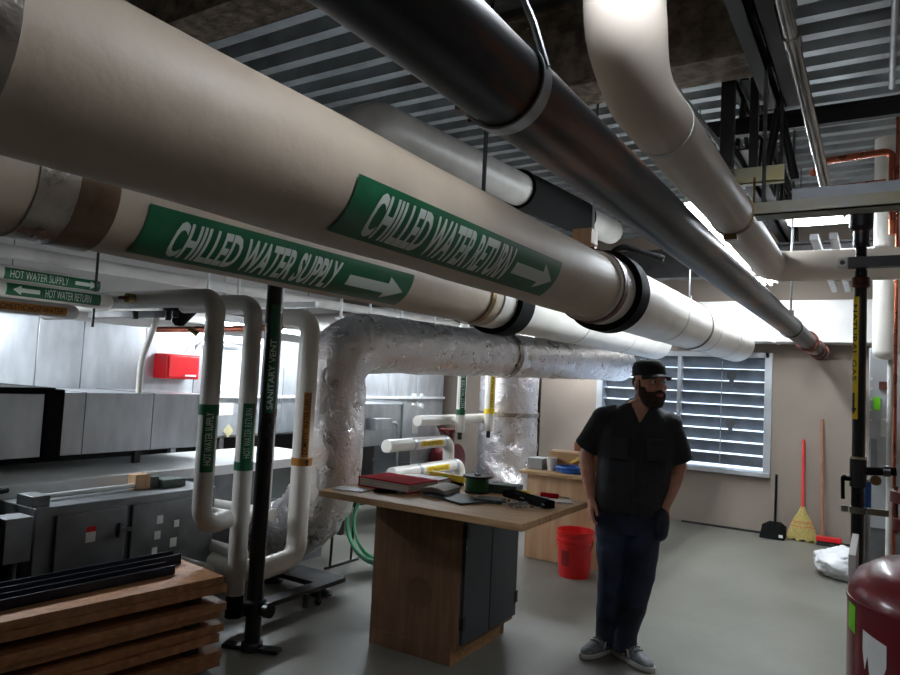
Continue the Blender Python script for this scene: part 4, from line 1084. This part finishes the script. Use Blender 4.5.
w = obj('white_label', patch([(0, .08), (.012, .02), (.024, .07), (.035, .0), (.085, .015), (.10, .06), (.10, .13), (0, .15)], kmap(R(214), .64), .002), M['sticker'], t)
obj('torn_label', patch([(0, 0), (.09, 0), (.095, .11), (.07, .13), (.05, .10), (.02, .14)], kmap(R(215), .505), .002), M['sticker'], t)
obj('stain', patch([(.03, .0), (.05, -.02), (.06, -.10), (.08, -.10), (.09, -.02), (.12, -.03), (.11, -.09), (.13, -.09), (.135, .0), (.08, .02)], kmap(R(212), .63), .0035), mat('brown label stain', (112, 82, 54), .8), t)
bm = B()
bm.free()
# fitting on top of the tank
t = thing('tank_fitting', 'dark red flanged valve body above the expansion tank', 'valve', (.16, 3.06, 1.03))
bm = B(); cyl(bm, (.16, 3.06, 1.02), (.16, 3.06, 1.14), .05, n=20); obj('neck', bm, M['tank'], t)
bm = B(); lathe(bm, [(.05, 1.10), (.11, 1.105), (.11, 1.145), (.085, 1.15), (.085, 1.2), (.12, 1.205), (.12, 1.245), (.05, 1.25)], (.16, 3.06, 0), 28); obj('flange', bm, M['tank'], t)
bm = B()
for a in range(0, 360, 45): cyl(bm, (.16 + .1 * math.cos(R(a)), 3.06 + .1 * math.sin(R(a)), 1.09), (.16 + .1 * math.cos(R(a)), 3.06 + .1 * math.sin(R(a)), 1.26), .008, n=6)
obj('bolt', bm, M['rust'], t)
bm = B(); cyl(bm, (.16, 3.06, 1.24), (.16, 3.06, 2.6), .06, n=24); obj('riser', bm, M['pvc_grey'], t)
t = thing('white_riser', 'thick bright white upright pipe at the photo edge beyond the gas pipe', 'pipe', (.045, 5.9, 0))
bm = B(); cyl(bm, (.045, 5.9, 1.93), (.045, 5.9, ZC), .085, n=28); ell(bm, (.045, 5.9, 1.93), .085, .085, .06, n=28, m=12); obj('jacket', bm, M['pvc'], t)
bm = B(); cyl(bm, (.075, 5.93, 0), (.075, 5.93, 1.93), .02, n=16); obj('lower_pipe', bm, M['pvc_grey'], t)
bm = B(); cyl(bm, (.095, 5.4, 0), (.095, 5.4, ZC), .011, n=12); obj('copper_pipe', bm, M['copper'], label='thin copper riser at the photo edge in front of the white riser', cat='pipe')
bm = B(); sweep(bm, dense(fillet([(.22, 4.6, 3.49), (.2, 4.6, 2.1), (.35, 4.6, 1.9)], .12), .03), .075, 24, jit=lambda p, a: .01 * math.sin(p.z * 60 + p.x * 60) + crease(p, a)); obj('flexible_duct', bm, M['foil'], label='crinkled foil flexible duct curving in at the photo edge', cat='duct', angle=60)
t = thing('control_cabinet', 'grey control cabinet with lime green tag beyond the gas pipe', 'cabinet', (.3, 6.4, 0))
bm = B(); box(bm, -.06, .6, 6.3, 6.7, .6, 1.98); obj('body', bm, M['galv'], t, bevel=.004)
bm = B(); box(bm, -.05, .6, 6.32, 6.68, 0, .6); obj('base', bm, M['galv_dark'], t)
bm = B(); box(bm, -.045, .0, 6.292, 6.30, 1.0, 1.28); obj('panel_door', bm, M['galv_dark'], t, bevel=.003)
bm = B(); box(bm, -.03, .015, 6.288, 6.296, 1.50, 1.60); obj('green_tag', bm, M['limegreen'], t)
bm = B(); box(bm, .02, .065, 6.288, 6.296, 1.30, 1.44); obj('white_plate', bm, M['sticker'], t)
bm = B()
for z in (1.42, 1.5, 1.58, 1.66, 1.74): disc(bm, (-.045, 6.296, z), (0, 1, 0), .009, .012, 12)
obj('indicator_lamp', bm, M['sticker'], t)
bm = B(); box(bm, .005, .065, 6.27, 6.30, 1.66, 1.72); obj('red_switch', bm, M['rust'], t)
bm = B(); cyl(bm, (-.045, 4.25, 0), (-.045, 4.25, 1.16), .018, n=12); o = obj('drain_pipe', bm, M['galv'], label='slim grey upright pipe with a blue sleeve just behind the gas pipe', cat='pipe')
bm = B(); cyl(bm, (-.045, 4.25, 1.0), (-.045, 4.25, 1.15), .021, n=12); obj('blue_sleeve', bm, M['bluecable'], o, label='blue sleeve')
bm = B(); box(bm, -.098, -.07, 3.36, 3.9, 0, .93); obj('white_board', bm, M['wallwhite'], label='white board standing on edge behind the red tank', cat='board', bevel=.003)
bm = B(); prism(bm, [(-.20, 3.3, 0), (-.09, 3.2, 0), (-.06, 3.4, 0), (-.14, 3.45, 0)], (0, 0, .03)); obj('wood_offcut', bm, M['tan'], label='tan wood offcut on the floor beside the red tank', cat='offcut', bevel=.003)

# ------------------------------------------------------------------ white wrapped duct before the back wall
bm = B(); box(bm, -7.0, XR, 8.32, 8.68, 2.16, 2.62)
for x in (-5.5, -4.0, -2.5, -1.0, .5): box(bm, x, x + .05, 8.312, 8.69, 2.152, 2.628)
obj('wrapped_duct', bm, M['wrap'], label='broad white wrapped duct along the top of the louver', cat='duct', bevel=.012)
for x, z, lab in ((-.95, 2.2, 'near'), (-.22, 2.6, 'far')):
    pass
strut(-.6, .2, 6.6, 2.78, M['galv'], 'pale strut trapeze far back above the elbow of the white pipe', h=.05)
for x, y0, y1, lab in ((-.30, 5.4, 8.2, 'pale channel pair running back beneath the far beam, aisle one'), (-.42, 5.4, 8.2, 'pale channel pair running back beneath the far beam, inner one')):
    bm = B(); box(bm, x, x + .05, y0, y1, 2.68, 2.72); obj('strut_channel', bm, M['galv'], label=lab, cat='strut')
bm = B(); cyl(bm, (-6.5, 5.4, 2.1), (-4.4, 5.4, 2.1), .09, n=24); obj('insulated_pipe', bm, M['pvc'], label='white pipe crossing above the air handler behind the upright pipes', cat='pipe')
bm = B(); cyl(bm, (-5.6, 1.0, 2.03), (-5.6, 5.2, 2.05), .06, n=24); obj('insulated_pipe', bm, M['pvc'], label='white pipe lying along the top of the air handler', cat='pipe')
bm = B(); cyl(bm, (-4.55, 1.9, 2.22), (-4.55, 7.9, 2.26), .045, n=20); obj('insulated_pipe', bm, M['pvc_grey'], label='grey pipe running back high behind the upright pipes', cat='pipe')
for k, y in enumerate((4.6, 5.0, 5.5, 6.1)):
    bm = B(); cyl(bm, (-4.0, y, 2.07), (-4.0, y, ZC), .012, n=8); box(bm, -4.04, -3.96, y - .03, y + .03, 2.05, 2.07)
    obj('hanger_rod', bm, M['white_enamel'], label='white hanger rod above the foil pipe, %s from the elbow' % ordn[k].replace('topmost', 'first'), cat='rod', group='white hanger rods')
# ------------------------------------------------------------------ the man
def remesh(bm, voxel, it=4, fac=.5):
    bmesh.ops.recalc_face_normals(bm, faces=bm.faces)
    me = bpy.data.meshes.new('tmp'); bm.to_mesh(me); bm.free()
    o = link(bpy.data.objects.new('tmp', me))
    m = o.modifiers.new('r', 'REMESH'); m.mode = 'VOXEL'; m.voxel_size = voxel
    s = o.modifiers.new('s', 'SMOOTH'); s.iterations = it; s.factor = fac
    dg = bpy.context.evaluated_depsgraph_get()
    me2 = bpy.data.meshes.new_from_object(o.evaluated_get(dg))
    bpy.data.objects.remove(o); bpy.data.meshes.remove(me)
    b = B(); b.from_mesh(me2); bpy.data.meshes.remove(me2)
    return b

def limb(bm, pts, rad, n=16, flat=None):
    """a tapering tube with rounded ends"""
    sweep(bm, pts, rad, n)
    for p, r in zip(pts, rad):
        ell(bm, p, r, r, r, n=n, m=10)

def etorso(bm, rows, n=36, p=2.3):
    rings = []
    for z, cx, cy, rx, ry in rows:
        rg = []
        for k in range(n):
            a = 2 * PI * k / n
            c, s = math.cos(a), math.sin(a)
            q = (abs(c) ** p + abs(s) ** p) ** (-1 / p)
            rg.append((cx + rx * q * c, cy + ry * q * s, z))
        rings.append(rg)
    loft(bm, rings)

SHL, SHR = V((-.178, .01, 1.375)), V((.182, .01, 1.365))
ELL, ELR = V((-.285, .05, 1.14)), V((.258, .05, 1.12))
WRL, WRR = V((-.248, -.01, .915)), V((.178, -.055, .90))
HIL, HIR = V((-.115, .03, .86)), V((.078, .03, .86))
KNL, KNR = V((-.115, .0, .48)), V((.055, -.03, .48))
ANL, ANR = V((-.125, .05, .09)), V((-.02, -.02, .09))
HC = V((.072, -.02, 1.595)); HROT = Matrix.Rotation(R(30), 4, 'Z') @ Matrix.Rotation(R(-3), 4, 'X') @ Matrix.Scale(1.07, 4)
HM = Matrix.Translation(HC) @ HROT

def hand(bm, wrist, down, across, out, curl=.35, thumb=1):
    """wrist point, direction of the fingers, direction from little finger to index, palm normal"""
    down = down.normalized(); across = (across - down * across.dot(down)).normalized(); out = down.cross(across).normalized() * (1 if down.cross(across).dot(out) > 0 else -1)
    Mh = Matrix((( across.x, out.x, down.x, 0), (across.y, out.y, down.y, 0), (across.z, out.z, down.z, 0), (0, 0, 0, 1)))
    def P(a, o, d): return wrist + across * a + out * o + down * d
    rings = []
    for d, w, h in ((-.01, .027, .020), (.02, .034, .017), (.06, .042, .014), (.09, .042, .012)):
        rings.append([P(w * math.cos(2 * PI * k / 16), h * math.sin(2 * PI * k / 16), d) for k in range(16)])
    loft(bm, rings)
    for i, L in enumerate((.062, .076, .082, .074)):
        a = -.032 + i * .0213
        p0 = P(a, 0, .075); p1 = P(a * 1.04, .006, .092 + L * .38); 
        p2 = p1 + (down * math.cos(curl) + out * math.sin(curl)) * L * .36; p3 = p2 + (down * math.cos(curl * 2) + out * math.sin(curl * 2)) * L * .26
        limb(bm, [p0, p1, p2, p3], [.0098, .0092, .0084, .0072], 10)
    t0 = P(.026 * thumb, .004, .02); t1 = P(.048 * thumb, .016, .052); t2 = P(.056 * thumb, .022, .082); t3 = P(.054 * thumb, .026, .105)
    limb(bm, [t0, t1, t2, t3], [.014, .0125, .0105, .0085], 10)

bm = B()
etorso(bm, [(.76, -.025, .03, .16, .11), (.85, -.025, .03, .18, .125), (.95, -.015, .02, .185, .135), (1.08, -.005, .01, .185, .14), (1.2, .005, .01, .19, .135), (1.32, .008, .01, .195, .12), (1.40, .012, .015, .175, .10), (1.455, .02, .02, .11, .08), (1.50, .03, .02, .068, .068)])
limb(bm, [V((.03, .025, 1.45)), V((.05, .01, 1.52)), V((.068, .0, 1.58))], [.068, .062, .06])
for a, b_, c, s in ((SHL, ELL, WRL, -1), (SHR, ELR, WRR, 1)):
    limb(bm, [a, a.lerp(b_, .5), b_, b_.lerp(c, .3), c], [.07, .058, .046, .047, .029])
hand(bm, WRL, V((.03, -.03, -1)), V((.25, -1, 0)), V((1, .2, 0)), .4, 1)
hand(bm, WRR, V((-.04, -.02, -1)), V((-.8, -.6, 0)), V((-.5, .6, 0)), .2, 1)
for a, b_, c in ((HIL, KNL, ANL), (HIR, KNR, ANR)):
    limb(bm, [a, b_, b_.lerp(c, .35), c], [.095, .058, .058, .036])
# head
ell(bm, HM @ V((0, .012, .035)), .076, .096, .105, HROT); ell(bm, HM @ V((0, -.025, -.045)), .06, .066, .068, HROT)
ell(bm, HM @ V((0, -.05, -.085)), .034, .034, .026, HROT)
ell(bm, HM @ V((0, -.083, .038)), .05, .016, .012, HROT)
limb(bm, [HM @ V((0, -.088, .025)), HM @ V((0, -.104, -.002)), HM @ V((0, -.113, -.018))], [.010, .011, .013], 10)
for s in (-1, 1):
    ell(bm, HM @ V((s * .011, -.101, -.020)), .009, .010, .008, HROT, 12, 8)
    ell(bm, HM @ V((s * .042, -.07, -.012)), .022, .022, .018, HROT)
    ell(bm, HM @ V((s * .078, .012, -.002)), .011, .022, .032, HROT)
MAN = thing('person', 'bearded man in black cap, black short sleeve shirt and dark jeans standing hands at pockets', 'person', (-1.228, 4.12, 0), R(19))
def mob(name, bm, m, par=None, **k): return obj(name, bm, m, par or MAN, local=True, angle=60, **k)
body = mob('body', remesh(bm, .0055, 3), M['skin'])
for s in (-1, 1):
    bm = B(); ell(bm, HM @ V((s * .031, -.079, .015)), .0115, .0115, .0115, n=16, m=10); e = mob('eye', bm, M['white_eye'], body)
    bm = B(); ell(bm, HM @ V((s * .031 + .002, -.089, .014)), .005, .003, .005, HROT, 12, 8); mob('iris', bm, M['ink'], body)
bm = B(); ell(bm, HM @ V((0, -.095, -.052)), .024, .010, .005, HROT, 16, 10); ell(bm, HM @ V((0, -.094, -.060)), .021, .010, .006, HROT, 16, 10); mob('lips', bm, M['lip'], body)
bm = B()
for s in (-1, 1): ell(bm, HM @ V((s * .032, -.091, .034)), .016, .005, .0025, HROT, 12, 8)
mob('eyebrows', bm, M['beard'], body)
bm = B()
ell(bm, HM @ V((0, -.028, -.066)), .067, .070, .060, HROT); ell(bm, HM @ V((0, -.062, -.095)), .042, .040, .034, HROT)
for s in (-1, 1):
    ell(bm, HM @ V((s * .058, -.018, -.045)), .015, .034, .036, HROT); ell(bm, HM @ V((s * .071, -.006, .005)), .006, .010, .034, HROT)
    limb(bm, [HM @ V((s * .004, -.103, -.036)), HM @ V((s * .026, -.094, -.044)), HM @ V((s * .038, -.078, -.065))], [.0085, .009, .011], 10)
bm = remesh(bm, .004, 3)
for v in bm.verts:
    v.co += v.normal * .0025 * noise.noise(v.co * 140)
mob('beard', bm, M['beard'])
bm = B(); ell(bm, HM @ V((0, .035, .02)), .079, .078, .06, HROT); mob('hair', remesh(bm, .006, 2), M['beard'])
# cap
rings = []
for z, rx, ry, cy in ((.052, .083, .103, .010), (.068, .086, .106, .010), (.10, .084, .104, .012), (.126, .074, .094, .014), (.140, .05, .066, .016), (.145, .012, .016, .018)):
    rings.append([HM @ V((rx * math.cos(2 * PI * k / 40), cy + ry * math.sin(2 * PI * k / 40), z)) for k in range(40)])
bm = B(); loft(bm, rings); cap = mob('cap', bm, M['cap'])
rings = []
for t_, in ((0.0,), (.25,), (.5,), (.75,), (1.0,)):
    rg = []
    for k in range(21):
        a = R(-64 + 128 * k / 20)
        ex = .075 * math.cos(a * .95) * t_
        rg.append(HM @ V(((.083 + ex * .25) * math.sin(a), .012 - (.1 + ex) * math.cos(a),   .058 - .020 * t_ - .016 * abs(math.sin(a)) ** 2)))
    back = [p + HROT.to_3x3() @ V((0, 0, .005)) for p in rg[::-1]]
    rings.append(rg + back)
bm = B(); loft(bm, rings); mob('brim', bm, M['cap'], cap)
bm = B(); disc(bm, HM @ V((0, .018, .147)), HROT.to_3x3() @ V((0, 0, 1)), .008, .008, 12); mob('button', bm, M['cap'], cap)
# shirt
bm = B()
etorso(bm, [(.835, -.022, .03, .210, .150), (.90, -.018, .025, .212, .155), (1.0, -.01, .015, .214, .163), (1.1, -.002, .01, .216, .163), (1.22, .006, .01, .222, .155), (1.33, .009, .012, .226, .140), (1.40, .012, .018, .200, .120), (1.45, .018, .02, .138, .098), (1.487, .028, .022, .088, .082)])
for a, b_, s in ((SHL, ELL, -1), (SHR, ELR, 1)):
    e = a.lerp(b_, 1.0) + V((s * .0, 0, .03 if s > 0 else .055))
    sweep(bm, [a + V((-s * .08, 0, .02)), a, a.lerp(e, .5), e], [.08, .088, .084, .083], 24); ell(bm, a, .088, .09, .082)
bm = remesh(bm, .008, 6)
for v in bm.verts:
    p = v.co
    k = min(1, max(0, (1.46 - p.z) / .15))
    v.co += v.normal * k * (.007 * noise.noise(V((p.x * 6, p.y * 6, p.z * 9))) + .005 * math.sin(p.z * 32 + p.x * 18 + 4 * noise.noise(p * 5)) * max(0, noise.noise(p * 4 + V((5, 2, 1)))))
    if p.y < -.09 and abs(p.x - .006) < .02 and p.z < 1.40: v.co.y -= .003
me = bpy.data.meshes.new('tmp'); bm.to_mesh(me); bm.free(); so = link(bpy.data.objects.new('tmp', me))
cb = B()
loft(cb, [[(.03 - .07, -.40, 1.56), (.03 + .075, -.40, 1.56), (.03 + .075, -.01, 1.56), (.03 - .07, -.01, 1.56)], [(.022 - .05, -.40, 1.47), (.022 + .055, -.40, 1.47), (.022 + .055, -.01, 1.47), (.022 - .05, -.01, 1.47)], [(.016, -.40, 1.375), (.020, -.40, 1.375), (.020, -.09, 1.375), (.016, -.09, 1.375)]])
bmesh.ops.recalc_face_normals(cb, faces=cb.faces)
cm = bpy.data.meshes.new('tmpc'); cb.to_mesh(cm); cb.free(); co = link(bpy.data.objects.new('tmpc', cm))
mm = so.modifiers.new('b', 'BOOLEAN'); mm.operation = 'DIFFERENCE'; mm.object = co; mm.solver = 'EXACT'
dg = bpy.context.evaluated_depsgraph_get(); me2 = bpy.data.meshes.new_from_object(so.evaluated_get(dg))
for o_ in (so, co): bpy.data.objects.remove(o_)
bm = B(); bm.from_mesh(me2)
shirt = mob('shirt', bm, M['shirt'])
# collar: two folded flaps round the neck
bm = B()
for s in (-1, 1):
    base, fold = [], []
    for k in range(13):
        f = k / 12
        a = R(90 + s * -1 * (0)) 
        ang = R(90) + s * (-1) * f * R(152)
        x = .03 + .083 * math.cos(ang); y = .02 + .082 * math.sin(ang)
        z = 1.515 - .06 * f ** 1.6
        o1 = V((x, y, z)); c = V((.03, .02, z)); d = (o1 - c).normalized()
        low = o1 + d * (.016 + .012 * f) + V((0, 0, -.028 - .035 * f ** 2))
        base.append([o1, o1 + d * .006 + V((0, 0, .004)), low + d * .004, low - d * .003])
    loft(bm, base)
mob('collar', bm, M['shirt'], shirt)
bm = B()
for z in (.93, 1.04, 1.15, 1.26, 1.34):
    fy = -.163 + .012 + max(0, z - 1.15) * .12 - .012
    disc(bm, (.008, fy - .004, z), (0, 1, .1), .006, .006, 12)
mob('button', bm, M['darkpaint'], shirt)
for s in (-1, 1):
    bm = B(); x = .006 + s * .10
    Mp = Matrix.Translation((x, -.146, 1.275)) @ Matrix.Rotation(R(s * 20), 4, 'Z') @ Matrix.Rotation(R(-7), 4, 'X')
    box(bm, -.055, .055, -.008, .02, -.11, 0, Mp); box(bm, -.058, .058, -.013, .02, -.035, .012, Mp)
    mob('pocket', bm, M['shirt'], shirt, bevel=.004)
# jeans
bm = B()
etorso(bm, [(.72, -.025, .03, .175, .12), (.80, -.025, .03, .192, .135), (.90, -.02, .025, .195, .14), (.96, -.018, .02, .19, .14)])
for a, b_, c in ((HIL, KNL, ANL), (HIR, KNR, ANR)):
    pts = [a + V((0, 0, .02)), a.lerp(b_, .45), b_ + V((0, -.005, .02)), b_.lerp(c, .45), c + V((0, 0, .06)), c + V((0, -.012, -.045))]
    sweep(bm, pts, [.115, .098, .080, .073, .068, .072], 28); ell(bm, a, .115, .115, .1)
ell(bm, (.150, -.045, .80), .056, .066, .11); ell(bm, (-.2, -.01, .82), .035, .05, .06)
bm = remesh(bm, .008, 5)
for v in bm.verts:
    p = v.co
    k = 1.0 if p.z < .3 else .55
    v.co += v.normal * (.006 * noise.noise(V((p.x * 7, p.y * 7, p.z * 10))) + k * .008 * math.sin(p.z * 55 + 5 * noise.noise(p * 5)) * max(0, .25 + noise.noise(V((p.x * 5, p.y * 5, p.z * 4)))))
jeans = mob('jeans', bm, M['jeans'])
# shoes
def shoe(an, d):
    d = V(d).normalized(); s = V((-d.y, d.x, 0)); h = V((an.x, an.y, 0)) - d * .055
    def ringat(t_, w, z0, z1, n=24):
        return [h + d * t_ + s * (w * math.cos(2 * PI * k / n)) + V((0, 0, (z0 + z1) / 2 + (z1 - z0) / 2 * math.sin(2 * PI * k / n))) for k in range(n)]
    up = B(); loft(up, [ringat(t_, w, .018, z1) for t_, w, z1 in ((-.02, .022, .07), (-.005, .036, .10), (.03, .041, .115), (.075, .043, .115), (.11, .044, .10), (.16, .048, .082), (.21, .047, .065), (.25, .036, .052), (.272, .015, .038))])
    so = B(); prof = [(-.03, .02), (-.02, .034), (.03, .04), (.1, .042), (.17, .051), (.22, .049), (.26, .036), (.283, .014)]
    out = [h + d * t_ + s * w for t_, w in prof] + [h + d * t_ - s * w for t_, w in prof[::-1]]
    loft(so, [[p + V((0, 0, z)) for p in out] for z in (.002, .012, .030)])
    la = B()
    for i, t_ in enumerate((.10, .122, .144, .166)):
        z = .118 - i * .011
        sweep(la, [h + d * t_ + s * q + V((0, 0, z - 7 * q * q)) for q in (-.03, -.015, 0, .015, .03)], .0035, 8)
    sw = B()
    for e in (-1, 1):
        c0 = h + d * .085 + s * (.0445 * e) + V((0, 0, .04)); 
        prism(sw, [c0, c0 + d * .012, c0 + d * .03 + V((0, 0, .03)), c0 + d * .045, c0 + d * .058, c0 + d * .045 + V((0, 0, .042)), c0 + d * .03 + V((0, 0, .042)), c0 + d * .012 + V((0, 0, .02))], s * (.004 * e))
    root = mob('shoe', up, M['shoe'], bevel=0)
    mob('sole', so, M['sole'], root, bevel=.004); mob('laces', la, M['darkpaint'], root); mob('side_mark', sw, M['sticker'], root)
shoe(ANL, (-.62, -.78, 0)); shoe(ANR, (.66, -.75, 0))

# ------------------------------------------------------------------ lights
def strip_light(lab, x, y0, y1, z, tube='tube', along='Y'):
    t = thing('strip_light', lab, 'light', (x, (y0 + y1) / 2, z), 0, 'fluorescent strip lights')
    L = y1 - y0; yc = (y0 + y1) / 2
    Mx = Matrix.Translation((x, yc, z)) if along == 'Y' else Matrix.Translation((x, yc, z)) @ Matrix.Rotation(R(90), 4, 'Z')
    bm = B(); box(bm, -.055, .055, -L / 2, L / 2, .03, .085, Mx); prism(bm, [Mx @ V(p) for p in ((-.055, -L / 2, .03), (-.11, -L / 2, .015), (-.11, -L / 2, .018), (-.055, -L / 2, .034))], Mx.to_3x3() @ V((0, L, 0))); prism(bm, [Mx @ V(p) for p in ((.055, -L / 2, .03), (.11, -L / 2, .015), (.11, -L / 2, .018), (.055, -L / 2, .034))], Mx.to_3x3() @ V((0, L, 0)))
    obj('housing', bm, M['white_enamel'], t)
    for s in (-1, 1):
        bm = B(); cyl(bm, Mx @ V((s * .035, -L / 2 + .03, .005)), Mx @ V((s * .035, L / 2 - .03, .005)), .016, n=14); obj('tube', bm, M[tube], t)
    bm = B()
    for s in (-1, 1): cyl(bm, Mx @ V((0, s * L * .4, .08)), Mx @ V((0, s * L * .4, ZC - z)), .004, n=6)
    obj('suspension_wire', bm, M['steeltool'], t)
strip_light('strip light beside the glossy part of the return pipe, first of the far row', -1.04, 4.6, 5.8, 2.78)
strip_light('strip light in the middle of the far row between return pipe and black pipe', -1.04, 5.95, 7.15, 2.78)
strip_light('strip light at the louver end of the far row', -1.04, 7.25, 8.2, 2.78)
strip_light('strip light above the air handler panels before the red control box', -4.85, 1.2, 2.42, 1.93)
strip_light('strip light above the air handler panels past the upright pipes', -4.85, 3.9, 5.2, 1.95)
strip_light('strip light farther back above the air handler behind the foil elbow', -4.7, 6.2, 7.5, 2.2)
strip_light('strip light lighting the pale wall behind the foil pipe', -3.15, 7.66, 8.5, 2.16, 'tube', 'X')
strip_light('strip light running crosswise above the white riser', -.15, 5.85, 6.9, 3.02, 'tube', 'X')
strip_light('strip light by the top of the bent white pipe', -.42, 1.12, 1.80, 2.86, 'tube_soft', 'X')

W = bpy.data.worlds.new('daylight'); S.world = W; W.use_nodes = True
bg = W.node_tree.nodes['Background']; bg.inputs['Color'].default_value = (.62, .78, 1.0, 1); bg.inputs['Strength'].default_value = 2.6

cam = bpy.data.cameras.new('camera'); cam.sensor_width = 36; cam.lens = 36 * 690 / 900; cam.clip_start = .02; cam.clip_end = 200
co = link(bpy.data.objects.new('camera', cam))
right = V((0.84932418, 0.52551298, 0.04984515)); down = V((0.01026448, 0.07796746, -0.99690306)); fwd = V((-0.5277718, 0.84720551, 0.06082553))
mm = Matrix.Identity(4)
for i in range(3):
    mm[i][0] = right[i]; mm[i][1] = -down[i]; mm[i][2] = -fwd[i]
mm[2][3] = 1.57
co.matrix_world = mm
S.camera = co
S.view_settings.view_transform = 'Standard'; S.view_settings.look = 'None'; S.view_settings.gamma = 1.0
S.view_settings.exposure = 0.1
S.cycles.use_denoising = True
S.cycles.max_bounces = 10
S.cycles.sample_clamp_indirect = 6
